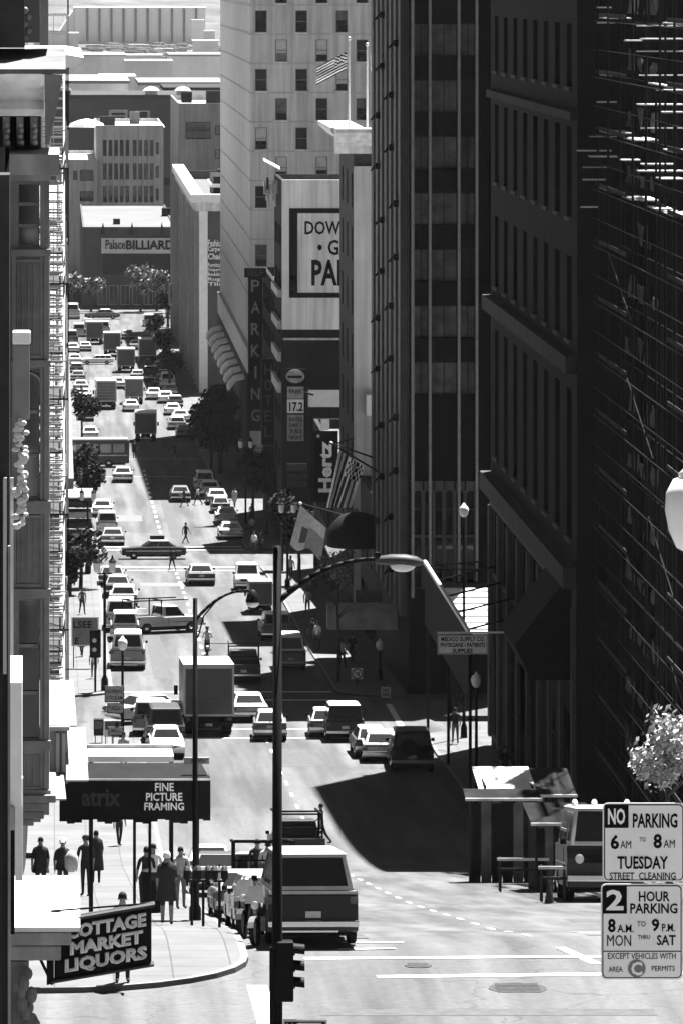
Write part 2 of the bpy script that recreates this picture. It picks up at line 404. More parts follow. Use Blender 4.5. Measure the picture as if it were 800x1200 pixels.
def shell(par, x0, x1, y0, y1, z0, z1, m, fo=(), so=(), so_side='left', rv=.25, parapet=.8, roofm=None, name='wall'):
    """walls of a box building; fo openings in the face towards -y, so in the face along the street"""
    b = MB(); facade(b, (x0, y0, z0), (1, 0, 0), (0, -1, 0), x1-x0, z1-z0, fo, rv)
    if so_side == 'left': facade(b, (x0, y1, z0), (0, -1, 0), (-1, 0, 0), y1-y0, z1-z0, so, rv); b.poly([(x1, y0, z0), (x1, y1, z0), (x1, y1, z1), (x1, y0, z1)])
    else: facade(b, (x1, y0, z0), (0, 1, 0), (1, 0, 0), y1-y0, z1-z0, so, rv); b.poly([(x0, y0, z0), (x0, y1, z0), (x0, y1, z1), (x0, y0, z1)])
    b.poly([(x0, y1, z0), (x1, y1, z0), (x1, y1, z1), (x0, y1, z1)])
    t = .3
    ring = [(x0, y0), (x1, y0), (x1, y1), (x0, y1)]; inn = [(x0+t, y0+t), (x1-t, y0+t), (x1-t, y1-t), (x0+t, y1-t)]
    for k in range(4):
        a, c = ring[k], ring[(k+1) % 4]; e, g = inn[k], inn[(k+1) % 4]
        b.poly([(a[0], a[1], z1), (c[0], c[1], z1), (g[0], g[1], z1), (e[0], e[1], z1)])
        b.poly([(e[0], e[1], z1), (g[0], g[1], z1), (g[0], g[1], z1-parapet), (e[0], e[1], z1-parapet)])
    w = b.build(name, m, par)
    b = MB(); b.poly([(p[0], p[1], z1-parapet) for p in inn]); b.build('roof', roofm or m, par)
    return w
def backing(par, x0, x1, y0, y1, z0, z1, m=BLACK):
    pass
UF, NF = (1, 0, 0), (0, -1, 0)
def lbox(par, name, m, x0, x1, y0, y1, z0, z1, bevel=0): return MB().box(x0, x1, y0, y1, z0, z1).build(name, m, par, bevel=bevel)

# --- dark brick hotel, right
R = thing('brick_building', 'tall dark brick building with rows of narrow windows beside the scaffolding', 'building', (21, 206, gz(226)))
zb, zt = gz(246)-.5, 7.5; H = zt-zb; so = []; rows = [(-2.0, -4.6), (-6.2, -9.9), (-11.5, -14.9), (-16.9, -23.0)]
L = 40.5
for top, bot in rows:
    for k in range(8): u = 2.0+k*4.9; so.append((u, u+2.0, bot-zb, top-zb))
for k in range(6): u = 1.6+k*6.4; so.append((u, u+4.4, -36.3-zb+ (0.0), -30.2-zb))
for k in range(8): u = 2.0+k*4.9; so.append((u, u+2.2, -28.6-zb, -25.6-zb))
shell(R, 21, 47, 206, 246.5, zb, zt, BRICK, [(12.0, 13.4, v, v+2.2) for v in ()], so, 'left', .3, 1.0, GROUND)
RV_ = random.Random(8)
for o in so: win(R, (21, 246.5, zb), (0, -1, 0), (-1, 0, 0), o, .3, TRIMD, [GLASS, GLASSB, CURT, GLASS][RV_.randrange(4)], (1, 3), .09, sill=mat('base_stone', .085))
lbox(R, 'cornice', TRIMD, 20.55, 20.995, 206.2, 246.6, -16.1, -15.4); lbox(R, 'cornice', TRIMD, 20.75, 20.994, 206.3, 246.5, -5.9, -5.55)
lbox(R, 'ledge', mat('ledge_stone', .055, .8, .2, 1, kind='streak'), 20.45, 20.993, 206.2, 246.7, -24.75, -23.9)
lbox(R, 'base_facing', mat('base_stone', .085, .8, .3, .8, kind='streak'), 20.9, 20.992, 206.3, 246.4, -25.5, -24.76)
for k in range(9): lbox(R, 'pilaster', mat('base_stone', .085), 20.82, 20.991, 206.3+k*4.95, 207.0+k*4.95, -35.4 if k < 4 else -36.6, -25.51)
# canopy over its side door
b = MB(); yy0, yy1 = 207.5, 214
b.poly([(20.95, yy0, -24.2+.0), (20.95, yy1, -24.2), (18.6, yy1, -27.2), (18.6, yy0, -27.2)]); b.poly([(20.95, yy0, -24.3), (20.95, yy1, -24.3), (18.65, yy1, -27.3), (18.65, yy0, -27.3)])
b.poly([(18.6, yy0, -27.2), (18.6, yy1, -27.2), (19.3, yy1, -28.6), (19.3, yy0, -28.6)])
for yy in (yy0, yy1): b.poly([(20.95, yy, -24.2), (18.6, yy, -27.2), (19.3, yy, -28.6), (20.95, yy, -28.6)])
tag(b.build('entrance_awning', CANV), 'big black canvas entrance awning on the dark brick building', 'awning')
# canvas side screen of a sidewalk marquee on the corner
m_ = thing('marquee', 'dark canvas street marquee with a long pale rail, behind the supply company sign', 'marquee', (18.2, 238, gz(238)))
MB().box(18.16, 18.2, 225, 251.5, -31.9, -28.97).build('side_canvas', CANV, m_); MB().box(18.1, 18.24, 224.9, 251.6, -28.96, -28.78).build('edge_rail', WHITE, m_)
for k in range(5): MB().bar((18.25, 226+6*k, -28.9), (20.98, min(226+6*k, 246.3), -28.2), .08).build('tie_bar', IRON, m_)
for yy in (225.5, 238, 251): MB().tube((18.28, yy, gz(yy)+.1), (18.28, yy, -28.97), .07, n=6).build('post', IRON, m_)

# --- scaffolding in front of the building lot
S = thing('scaffolding', 'tall pole scaffolding with planks and torn tarps on the right', 'scaffolding', (21.8, 190, gz(190)))
gs = gz(190)
XS0, XS1 = 21.6, 22.7
for k in range(9):
    yy = 170+k*4.3
    for xx in (XS0, XS1): MB().tube((xx, yy, gz(yy)), (xx, yy, 1.8), .045, n=6).build('standard', IRON, S)
lv = -31.0; i = 0
LEV = []
while lv < 1.5: LEV.append(lv); lv += 2.25
RL = random.Random(3)
BOARD = mat('scaffold_board', .5, .9, .25, 2)
for n_l, lv in enumerate(LEV):
    for xx in (XS0, XS1): MB().tube((xx-.06, 169.5, lv-.1), (xx-.06, 205, lv-.1), .022, n=6).build('ledger', BLACK, S)
    MB().tube((XS0-.05, 169.5, lv+1.0), (XS0-.05, 205, lv+1.0), .016, n=5).build('guard_rail', BLACK, S)
    if lv > -10:
        for k in (0, 1, 2, 3, 5, 7):
            if RL.random() < .3: continue
            yy = 170.1+k*4.3
            for q in range(RL.choice((1, 2, 3))): MB().box(XS0+.04+q*.34, XS0+.34+q*.34, yy+RL.uniform(0, .8), yy+RL.uniform(3.2, 4.1), lv, lv+.05).build('plank', BOARD, S)
    for ya, yb in ((170.2, 180.5), (193.5, 204.5)):
        yy = ya+RL.uniform(0, 1)
        while yy < yb-1:
            w = RL.uniform(1.0, 2.4); h = RL.uniform(.45, 1.05); P = []; b = MB()
            if RL.random() < .75:
                for a in range(3):
                    for c in range(3): P.append((XS1+.1+.06*math.sin(a*2+c*1.7+yy), yy+w*a/2, lv+.2+h*c/2*(1-.2*RL.random())))
                b.add(P, [(a*3+c, a*3+c+1, a*3+c+4, a*3+c+3) for a in range(2) for c in range(2)]); b.build('tarp', TARP, S)
            yy += w+RL.uniform(.2, 1.0)
        MB().box(XS0-.03, XS0, ya, yb, lv+.06, lv+.22).build('toe_board', mat('toe_board', .045, .9, .3, 2), S)
for j in range(5):
    yy = 171+j*7; lv = LEV[2+j*2]
    MB().tube((XS0, yy, lv), (XS0, yy+8.4, lv+2.25), .025, n=5).build('brace', IRON, S)
for py, pa, pb, yy, dp in ((8, 700, 716, 203, .5), (26, 700, 720, 203, .5), (45, 752, 800, 186, .9), (47, 733, 752, 190, .8), (105, 770, 800, 184, .6), (119, 700, 722, 203, .6), (122, 748, 800, 187, .9), (131, 776, 800, 184, .8), (176, 676, 716, 203.5, .4), (183, 691, 723, 202, .9), (187, 728, 750, 195, .8), (192, 752, 790, 190, .7), (200, 748, 800, 187, .8), (209, 772, 800, 184, 1.2), (210, 683, 712, 203, .5), (242, 680, 700, 203, .3)):
    MB().box(X(pa, yy), X(pb, yy), yy, yy+dp, Z(py, yy)-.05, Z(py, yy)).build('deck_board', BOARD, S)
for py, pa, pb, yy in ((196, 682, 712, 203.2), (160, 690, 722, 203.2), (60, 745, 800, 186.5), (30, 745, 800, 186.5), (88, 748, 800, 188), (150, 750, 800, 188)): MB().tube((X(pa, yy), yy, Z(py, yy)), (X(pb, yy), yy, Z(py, yy)), .03, n=6).build('transom', GALV, S)
for px, p0, p1, yy in ((700, -30, 900, 203.4), (712, 60, 880, 200), (756, -30, 900, 188.2), (768, 90, 900, 186.6), (779, 10, 880, 185.5), (790, 100, 860, 184.6)): MB().tube((X(px, yy), yy, Z(p1, yy)), (X(px, yy), yy, Z(p0, yy)), .045, n=6).build('standard', IRON, S)
h_ = thing('hoist_tower', 'dark netted hoist shaft rising through the scaffolding', 'hoist', (23, 199, gz(199)))
for xx in (22.95, 23.95):
    for yy in (199, 200.2): MB().tube((xx, yy, gz(199)), (xx, yy, 2.2), .06, n=6).build('post', IRON, h_)
b = MB()
for k in range(18):
    z = gz(199)+2*k; b.box(22.99, 23.91, 198.96, 198.98, z, z+1.94)
b.build('netting', CANV, h_)
for k in range(17): MB().bar((22.95, 198.93, gz(199)+2*k), (23.95, 198.93, gz(199)+2*k+2), .05).build('brace', IRON, h_)

# --- dark tower
T = thing('office_tower', 'dark office tower with thin bright mullions and curtained windows', 'building', (19, 275, gz(278)))
zb, zt = gz(280)-.6, 1.3; H = zt-zb; fo = []
x0 = 19.0; U0 = lambda px: X(px, 275)-x0
cols = [(484, 502), (504.5, 535.5), (538.5, 556.5)]
k = 0; z = .4
wins = []
while z > -22:
    for a, c in cols: wins.append((U0(a), U0(c), z-1.75-zb, z-zb))
    z -= 3.03
arch = [(U0(484+i*12.3), U0(494+i*12.3), Z(690, 275)-zb, Z(566, 275)-zb) for i in range(6)]
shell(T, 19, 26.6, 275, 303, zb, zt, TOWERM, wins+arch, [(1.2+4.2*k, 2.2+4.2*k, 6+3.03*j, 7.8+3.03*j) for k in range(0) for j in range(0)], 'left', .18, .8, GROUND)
RW = random.Random(5)
for i, o in enumerate(wins):
    win(T, (19, 275, zb), UF, NF, o, .18, TRIMD, [CURT, CURT, GLASSB, mat('pale_curtain', .1, .7, .5, 1.0, kind='streak')][RW.randrange(4)], (2, 1), .05)
for o in arch:
    f = win(T, (19, 275, zb), UF, NF, o, .18, RIBM, GLASS, (1, 4), .05)
for px in (483, 503.2, 537, 557.8, 576.5):
    x = X(px, 275); lbox(T, 'mullion', MULL, x-.07, x+.07, 274.72, 274.996, Z(700, 275), 1.2)
for i in range(7): x = X(483+i*12.3, 275); lbox(T, 'arcade_column', RIBM, x-.08, x+.08, 274.8, 274.995, Z(690, 275), Z(575, 275))
for i in range(6):
    xa, xb = X(484+i*12.3, 275), X(494.5+i*12.3, 275); b = MB(); cx, r = (xa+xb)/2, (xb-xa)/2; zz = Z(580, 275)
    pts = [(xa, zz+r+.5), (xa, zz)]+[(cx-r*math.cos(PI*t/8), zz+r*math.sin(PI*t/8)) for t in range(1, 8)]+[(xb, zz), (xb, zz+r+.5)]
    for q in range(len(pts)-1):
        if q in (0, len(pts)-2): continue
        (ua, va), (ub, vb) = pts[q], pts[q+1]
        b.hexa([(ua, 274.85, va), (ub, 274.85, vb), (ub, 274.99, vb), (ua, 274.99, va), (ua, 274.85, zz+r+.5), (ub, 274.85, zz+r+.5), (ub, 274.99, zz+r+.5), (ua, 274.99, zz+r+.5)])
    b.build('arch', RIBM, T)
zz = Z(628, 275); lbox(T, 'transom', RIBM, X(482, 275), X(558, 275), 274.83, 274.994, zz-.06, zz+.06)
for k in range(7):
    yy = 276.2+k*3.9; lbox(T, 'rib', RIBM, 18.62, 18.996, yy, yy+1.7, zb+5, zt)
for k in range(26):
    yy = 277+(k % 2)*11.7+(k//4 % 2)*3.9; zz = -1-1.45*k
    if zz < zb+6: continue
    b = MB(); b.box(18.35, 18.62, yy+.6, yy+.9, zz, zz+.35); b.bar((18.35, yy+.75, zz+.2), (18.1, yy+.75, zz-.1), .1); b.build('wall_bracket', IRON, T)
lbox(T, 'balcony_rail', IRON, X(508, 274.2), X(580, 274.2), 274.0, 274.06, Z(666, 274.2)-.06, Z(666, 274.2)); lbox(T, 'balcony_slab', TRIMD, X(500, 274.2), X(580, 274.2), 273.9, 274.7, Z(690, 274.2), Z(683, 274.2))
for i in range(12): x = X(508+6.4*i, 274.2); lbox(T, 'baluster', IRON, x-.02, x+.02, 274.01, 274.05, Z(683, 274.2)+.003, Z(666, 274.2)-.063)
# ribbed white canopy roof beside the tower foot
c_ = thing('sheet_metal_canopy', 'sloping ribbed white metal canopy behind the supply company sign', 'canopy', (22.6, 266, gz(266)))
b = MB(); ya, yb2, za, zb2 = 261.5, 265.5, Z(741, 261.5), Z(689, 265.5)
b.hexa([(20.2, ya, za-.1), (25.5, ya, za-.1), (25.5, yb2, zb2-.1), (20.2, yb2, zb2-.1), (20.2, ya, za), (25.5, ya, za), (25.5, yb2, zb2), (20.2, yb2, zb2)])
b.build('roof_sheet', WHITE, c_)
for k in range(7):
    t = (k+.5)/7; y_ = ya+(yb2-ya)*t; z_ = za+(zb2-za)*t; MB().bar((20.2, y_, z_+.02), (25.5, y_, z_+.02), .1, .06).build('seam', OFFW, c_)
for xx in (20.5, 25.2):
    for yy, zz in ((ya+.3, za-.05), (yb2-.3, zb2-.2)): MB().tube((xx, yy, gz(yy)), (xx, yy, zz), .08, n=6).build('post', IRON, c_)

# --- white fronted building with roof cornice
W = thing('white_building', 'narrow white fronted building with flat cornice and rooftop flagpoles', 'building', (18.8, 322, gz(330)))
zb, zt = gz(345)-.5, Z(165, 322)
so = [(3+5.2*k, 4.6+5.2*k, 4+3.4*j, 6.2+3.4*j) for k in range(3) for j in range(8)]
fo = []
shell(W, 18.8, 32, 322, 338, zb, zt, mat('side_brick', .05, .85, .25, .8, kind='brick'), fo, so, 'left', .2, 1.0, WHITE)
for o in so: win(W, (18.8, 338, zb), (0, -1, 0), (-1, 0, 0), o, .2, TRIMD, GLASSB, (1, 2), .07)
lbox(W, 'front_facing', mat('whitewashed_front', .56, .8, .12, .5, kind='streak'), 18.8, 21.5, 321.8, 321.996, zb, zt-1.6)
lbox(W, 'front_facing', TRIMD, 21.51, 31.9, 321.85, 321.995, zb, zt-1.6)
b = MB(); b.prism([(321.0, 0), (320.3, .55), (320.3, .8), (322.5, .8), (322.5, -.8), (321.75, -.8), (321.5, -.3)], 'x', 17.6, 32.2)
for i in range(len(b.v)): b.v[i] = (b.v[i][0], b.v[i][1], b.v[i][2]+zt)
b.build('cornice', OFFW, W)
b = MB(); b.prism([(18.79, -.8), (18.5, -.3), (18.0, 0), (17.4, .55), (17.4, .81), (19.5, .81), (19.5, -.8)], 'y', 322.52, 338.3)
for i in range(len(b.v)): b.v[i] = (b.v[i][0], b.v[i][1], b.v[i][2]+zt)
b.build('cornice', OFFW, W)
lbox(W, 'window_cooler', WHITE, X(429, 321.3), X(440, 321.3), 320.9, 321.79, Z(487, 321.3), Z(462, 321.3), .05)
b = MB(); b.prism([(0, 0), (1.6, 0), (1.45, .7), (1.0, 1.2), (.4, 1.45), (0, 1.5)], 'x', 0, 1)
# rooftop flagpoles with flags
def flag(label, x, y, z0, z1, fx0, fz, fw, fh, sag, stripes=True):
    t = thing('flagpole', label, 'flagpole', (x, y, z0)); b = MB(); b.tube((x, y, z0), (x, y, z1), .07, .045, 8); b.build('pole', OFFW, t)
    MB().ball((x, y, z1+.1), .12).build('finial', GALV, t)
    return t
def cloth(parent, P0, UX, VZ, nu, nv, mats, matfn, amp=.12, name='flag', tk=0, cat=None, label=None):
    b = MB(); P0 = Vector(P0); UX = Vector(UX); VZ = Vector(VZ); nr = UX.cross(VZ).normalized()
    for i in range(nu+1):
        for j in range(nv+1):
            u, v = i/nu, j/nv
            b.v.append(tuple(P0+UX*u+VZ*v+nr*(amp*math.sin(u*7+v*3)*u + amp*.5*math.sin(v*9+u*2))))
    for i in range(nu):
        for j in range(nv):
            b.f.append([i*(nv+1)+j, i*(nv+1)+j+1, (i+1)*(nv+1)+j+1, (i+1)*(nv+1)+j]); b.m.append(matfn((i+.5)/nu, (j+.5)/nv))
    o = b.build(name, mats, parent, smooth=True)
    if label: tag(o, label, cat)
    return o
ST = [tone(.02), tone(.92), tone(.03)]
def usfn(u, v):                                     # u along the fly, v from hoist top (0) downwards (1)
    if u < .42 and v < .54: return 0 if (int(u*24)+int(v*18)) % 3 else 1
    return 2 if int(v*13) % 2 == 0 else 1
t = flag('left rooftop flagpole on the white building', X(409, 324), 324, zt+.0, Z(47, 324), 0, 0, 0, 0, 0)
cloth(None, (X(406.5, 323.8), 323.8, Z(60, 323.8)), (-1.9, 0, -1.0), (-.05, 0, -1.15), 22, 26, ST, usfn, .08, 'striped_flag', cat='flag', label='small striped flag flying on the left rooftop pole')
t = flag('right rooftop flagpole on the white building', X(430, 325), 325, zt+.0, Z(54, 325), 0, 0, 0, 0, 0)
cloth(None, (X(433, 324.8), 324.8, Z(64, 324.8)), (1.2, 0, -.5), (.1, 0, -1.3), 12, 14, [tone(.75), tone(.5)], lambda u, v: 0 if int(v*5) % 2 else 1, .08, 'white_flag', cat='flag', label='pale flag on the right rooftop pole, half behind tower')

# --- garage with painted wall sign
G = thing('garage_building', 'parking garage building with a large framed sign painted on its pale wall', 'building', (18.2, 410, gz(412)))
zb, zt = gz(440)-.5, Z(212, 410); zm = Z(386, 410)
so = [(2+6*k, 6.4+6*k, 4+3.6*j, 5.6+3.6*j) for k in range(2) for j in range(7)]
shell(G, 18.2, 40, 410, 424, zb, zt, mat('garage_brick', .02, .9, .3, .6), [], so, 'left', .3, 1.0, OFFW)
for o in so: win(G, (18.2, 424, zb), (0, -1, 0), (-1, 0, 0), o, .3, TRIMD, GLASS, (3, 1), .06)
lbox(G, 'rendered_wall', mat('garage_render', .8, .85, .1, .3, kind='streak'), 18.2, 39.9, 409.8, 409.995, zm, zt+.1)
fr = BLACK; Y_ = 409.79
px0, px1, py0, py1 = 339, 520, 244, 349; w = .66
b = MB(); a0, a1, c0, c1 = X(px0, Y_), X(px1, Y_), Z(py1, Y_), Z(py0, Y_)
b.box(a0, a0+w, Y_-.03, Y_, c0, c1); b.box(a1-w, a1, Y_-.03, Y_, c0, c1); b.box(a0+w, a1-w, Y_-.03, Y_, c0, c0+w*.6); b.box(a0+w, a1-w, Y_-.03, Y_, c1-w*.6, c1)
b.build('sign_border', fr, G)
text('lettering', 'DOWNTOWN', fr, G, X(357, Y_), X(462, Y_), Z(275, Y_), Z(259, Y_), Y_, bold=.02)
text('lettering', '• GARAGE •', fr, G, X(372, Y_), X(470, Y_), Z(299, Y_), Z(281, Y_), Y_, bold=.02)
text('lettering', 'PARKING', fr, G, X(365, Y_), X(470, Y_), Z(335, Y_), Z(304, Y_), Y_, bold=.03)
for py in (333, 369, 405, 440): lbox(G, 'ledge', OFFW, 17.9, 18.19, 411, 423, Z(py, 417)-.1, Z(py, 430)+.1)
lbox(G, 'ledge', OFFW, 18.3, 30, 409.6, 409.994, Z(397, 410)-.08, Z(397, 410)+.08)
wb = thing('white_hoarding', 'blank white hoarding below the painted garage sign', 'hoarding', (X(380, 408), 408, Z(480, 408)))
lbox(wb, 'board', WHITE, X(361, 408), X(412, 408), 408, 408.15, Z(477, 408), Z(457, 408)); lbox(wb, 'frame', IRON, X(359, 408), X(361, 408)-.002, 407.9, 408.2, Z(478, 408), Z(455, 408))
for px in (364, 385): x = X(px, 408); lbox(wb, 'post', IRON, x, x+.15, 408.16, 408.3, gz(408), Z(460, 408))
b = MB(); b.hexa([(X(309, 417), 417, zt+1.3), (X(328, 417), 417, zt+.6), (X(328, 419), 419.5, zt+.7), (X(309, 419), 419.5, zt+1.4), (X(309, 417), 417, zt+1.4), (X(328, 417), 417, zt+.7), (X(328, 419), 419.5, zt+.8), (X(309, 419), 419.5, zt+1.5)]); tk = b.build('roof_canopy', WHITE, G)
for k in range(7): MB().box(X(310+2.4*k, 417), X(311.6+2.4*k, 417), 417.5, 418.3, zt-1.4-.5*(k % 3), zt-.3-.3*(k % 2)).build('roof_pipe', OFFW if k % 2 else GALV, G)
for dx in (-.7, .7): lbox(G, 'tank_support', IRON, X(322, 418)+dx, X(322, 418)+dx+.15, 417, 417.2, zt-1, zt)

t = thing('parking_deck', 'dark lower parking deck behind the painted garage wall', 'building', (18.4, 424.1, gz(430)))
zq = gz(450)-.5; so = [(1+6*k, 6+6*k, 3+3.2*j, 4.8+3.2*j) for k in range(4) for j in range(6)]
shell(t, 18.4, 40, 424.1, 452, zq, zq+22, mat('garage_brick', .02), [], so, 'left', .4, .8, GREYC)
for o in so: win(t, (18.4, 452, zq), (0, -1, 0), (-1, 0, 0), o, .4, TRIMD, GLASS, (3, 1), .06)
t = thing('low_shop_row', 'dark two storey shop row between the white building and the third crossing', 'building', (19.0, 338.5, gz(350)))
zq = gz(376)-.4; so = [(1.2+6*k, 5.4+6*k, .9, 3.6) for k in range(6)]+[(1.2+3*k, 2.9+3*k, 5.6, 7.8) for k in range(12)]
shell(t, 19.0, 34, 338.5, 376, zq, zq+11.5, mat('shop_dark2', .03, .85, .3, .6), [], so, 'left', .3, .7, GREYC)
for o in so: win(t, (19.0, 376, zq), (0, -1, 0), (-1, 0, 0), o, .3, TRIMD, GLASS, (2, 1), .07)
# --- pale tower
B = thing('concrete_tower', 'pale concrete tower with staggered sash windows rising above the garage sign', 'building', (18.5, 484, gz(500)))
zb, zt = gz(530)-1, -1.9; YT = 484; fo = []; panes = []
zj = [Z(6+34.3*i, YT) for i in range(-1, 11)]
for i in range(-1, 11):
    ztop = Z(12+34.3*i, YT); 
    for c in range(10):
        if (c+i) % 2: continue
        px = 299+23.6*c; fo.append((X(px, YT)-18.5, X(px+14, YT)-18.5, ztop-2.1-zb, ztop-zb))
shell(B, 18.5, 42, YT, 571, zb, zt, TAN, fo, [], 'left', .12, .8, OFFW)
RB = random.Random(11)
for o in fo:
    f = win(B, (18.5, YT, zb), UF, NF, o, .12, mat('sash_grey', .16, .7, .2, 2), [GLASSB, BLIND, BLIND, CURT, GLASSB][RB.randrange(5)], (1, 2), .07, sill=OFFW)
    if RB.random() < .9:
        h = RB.choice((.55, .7, 1.0)); MB().box(18.5+o[0]+.1, 18.5+o[1]-.1, YT+.02, YT+.03, zb+o[2]+.1, zb+o[2]+.1+h).build('open_sash', GLASS, f)
for z in zj:
    if z > zt: continue
    lbox(B, 'joint_course', TAND, 18.42, 41, YT-.03, YT-.005, z-.05, z+.05); lbox(B, 'joint_course', TAND, 18.46, 18.494, YT, 570, z-.09, z+.09)
zz = Z(425, YT); lbox(B, 'base_course', OFFW, 18.2, 18.49, YT, 571, zz-1.0, zz+1.3)
lbox(B, 'shop_base', mat('shop_dark', .03, .7, .3, 1), 18.1, 18.485, YT, 571, gz(540), zz-1.01)
for k in range(8):
    yy = 487+k*9.6; a = tag(MB().prism([(0, 1.3), (-.9, 1.1), (-1.5, .5), (-1.6, 0), (-1.5, 0), (-.8, .9), (0, 1.1)], 'y', yy, yy+4.6).build('window_awning', WHITE), 'x', 'awning', 'round awnings along the pale tower')
    for v in a.data.vertices: v.co.x += 18.1; v.co.z += zz-2.9
    a['label'] = 'small white rounded awning on the dark base of the pale tower'

# --- corner building with a painted side wall, and a plain block behind it
E = thing('corner_building', 'white cornered commercial building with heavy cornice and lettered side wall', 'building', (18.2, 638, gz(650)))
zb, zt = gz(700)-.5, Z(236, 638); so = [(4+6*k, 7+6*k, 4+4*j, 7+4*j) for k in range(15) for j in range(5)]
shell(E, 18.2, 30, 638, 738, zb, zt, mat('corner_brick', .09, .85, .2, .6), [], so, 'left', .3, 1.2, GREYC)
for o in so[::1]: win(E, (18.2, 738, zb), (0, -1, 0), (-1, 0, 0), o, .3, OFFW, GLASSB, (1, 2), .1)
lbox(E, 'corner_pier', WHITE, 18.05, 19.1, 637.8, 639.5, zb, zt)
for k in range(9): lbox(E, 'pier', OFFW, 17.9, 18.19, 645+k*11, 646.4+k*11, zb, zt)
b = MB(); b.box(17.0, 21.5, 636.8, 638.4, zt-.1, zt+.9); b.box(17.0, 18.6, 638.41, 738.5, zt-.1, zt+.9); b.build('cornice', WHITE, E)
b = MB(); b.box(17.5, 21.5, 637.4, 637.79, zt-1.2, zt-.12); b.box(17.4, 18.19, 639.6, 738.2, zt-1.2, zt-.12); b.build('frieze', OFFW, E)
lbox(E, 'penthouse', IRON, 20.2, 26, 650, 665, zt, zt+2.6); lbox(E, 'penthouse_roof', WHITE, 19.9, 26.2, 649.5, 665.3, zt+1.25, zt+1.7)
for i, (s_, pa, pb) in enumerate((('Fashion', 281, 289), ('Carpets', 289, 296), ('Chain', 297, 304), ('Furniture', 308, 313), ('Draperies', 314, 319), ('Bedding', 319.5, 324.5), ('Rugs', 325, 330), ('Tile', 330.5, 335))):
    text('painted_lettering', s_, WHITE, E, X(244, 637.95), X(262, 637.95), Z(pb, 637.95), Z(pa, 637.95), 637.99, bold=.02)
K = thing('plain_block', 'plain grey block wall with one broad dark window far up the street', 'building', (18.4, 760, gz(760)))
zb, zt = gz(760)-1, Z(121, 760); fo = [(X(218, 760)-18.4, X(247, 760)-18.4, Z(163, 760)-zb, Z(143, 760)-zb)]+[(X(252.5, 760)-18.4, X(258, 760)-18.4, Z(p+11, 760)-zb, Z(p, 760)-zb) for p in (147, 175, 202)]
shell(K, 18.4, 40, 760, 812, zb, zt, mat('grey_block', .24, .9, .12, .3, kind='streak'), fo, [], 'left', .3, .8, OFFW)
for o in fo: win(K, (18.4, 760, zb), UF, NF, o, .3, IRON, GLASS, (4 if o[1]-o[0] > 2 else 1, 2), .1)
b = MB(); b.box(18.9, 20.5, 762, 764, zt, zt+1.6); b.build('vent_housing', IRON, K)

# --- end of the street
P = thing('billiard_hall', 'long low hall with lettered fascia closing the end of the street', 'building', (12, 885, gz(885)))
zb, zt = gz(885)-.3, Z(266, 885); x0, x1 = X(97, 885), X(206, 885)
fo = [(2.6+2.0*k, 4.2+2.0*k, 1.0, 4.4) for k in range(6)]
shell(P, x0, x1, 885, 972, zb, zt, mat('hall_wall', .07, .85, .3, .3), fo, [], 'left', .3, .25, mat('white_roof', .12, .9, .15, .08))
for o in fo: win(P, (x0, 885, zb), UF, NF, o, .3, OFFW, GLASSB, (2, 1), .1)
lbox(P, 'fascia', mat('fascia_cream', .5, .8, .15, .4), X(119, 884.7), X(205, 884.7), 884.6, 884.99, Z(297, 884.7), Z(279, 884.7))
lbox(P, 'dark_band', mat('hall_dark', .03, .8, .3, .4), X(121, 884.7), X(205, 884.7), 884.8, 884.985, Z(322, 884.7), Z(297.5, 884.7))
text('script_lettering', 'Palace', BLACK, P, X(124, 884.6), X(147, 884.6), Z(292, 884.6), Z(281, 884.6), 884.59, bold=.01, ext=.1)
text('lettering', 'BILLIARD', BLACK, P, X(148, 884.6), X(204, 884.6), Z(292.5, 884.6), Z(281.5, 884.6), 884.59, bold=.03, ext=.1)
for px in (121, 155, 190): b = MB(); b.prism([(X(px-3, 885), zt-1.2), (X(px+3, 885), zt-1.2), (X(px, 885), zt+.9)], 'y', 884.5, 884.98); b.build('gable_ornament', mat('hall_dark', .03), P)
b = MB(); b.box(X(133, 900), X(141, 900), 899, 901, zt-.2, zt+.7); b.build('roof_vent', IRON, P); b = MB(); b.box(X(190, 930), X(200, 930), 929, 932, zt-.2, zt+1.2); b.build('roof_vent', IRON, P)
Q = thing('loft_building', 'pale four storey loft block with ranks of narrow dark windows beyond the billiard hall', 'building', (10, 990, gz(990)))
zb, zt = gz(990)-.3, Z(147, 990); x0, x1 = X(113, 990), X(192, 990); fo = []
for py in (164, 191.5, 218):
    for px in [121+6.6*k for k in range(5)]+[156+6.6*k for k in range(4)]: fo.append((X(px, 990)-x0, X(px+4.4, 990)-x0, Z(py+19, 990)-zb, Z(py, 990)-zb))
    fo.append((X(183, 990)-x0, X(186.5, 990)-x0, Z(py+17, 990)-zb, Z(py+3, 990)-zb))
LOFT = mat('loft_render', .4, .9, .12, .2, kind='streak')
shell(Q, x0, x1, 990, 1040, zb, zt, LOFT, fo, [], 'left', .35, .6, OFFW)
for o in fo: win(Q, (x0, 990, zb), UF, NF, o, .35, IRON, GLASS, (1, 3), .08)
q2 = thing('side_wing', 'lower pale wing with a dark window, left of the loft block', 'building', (3, 989, gz(990)))
x0, x1 = X(66, 988), X(114, 988); zt2 = Z(187, 988); fo = [(X(94, 988)-x0, X(110, 988)-x0, Z(212, 988)-zb, Z(199, 988)-zb), (X(86, 988)-x0, X(91, 988)-x0, Z(211, 988)-zb, Z(200, 988)-zb), (X(94, 988)-x0, X(110, 988)-x0, Z(236, 988)-zb, Z(224, 988)-zb)]
shell(q2, x0, x1-.01, 988, 1040, zb, zt2, LOFT, fo, [], 'left', .3, .6, OFFW)
for o in fo: win(q2, (x0, 988, zb), UF, NF, o, .3, IRON, GLASS, (3, 1), .1)
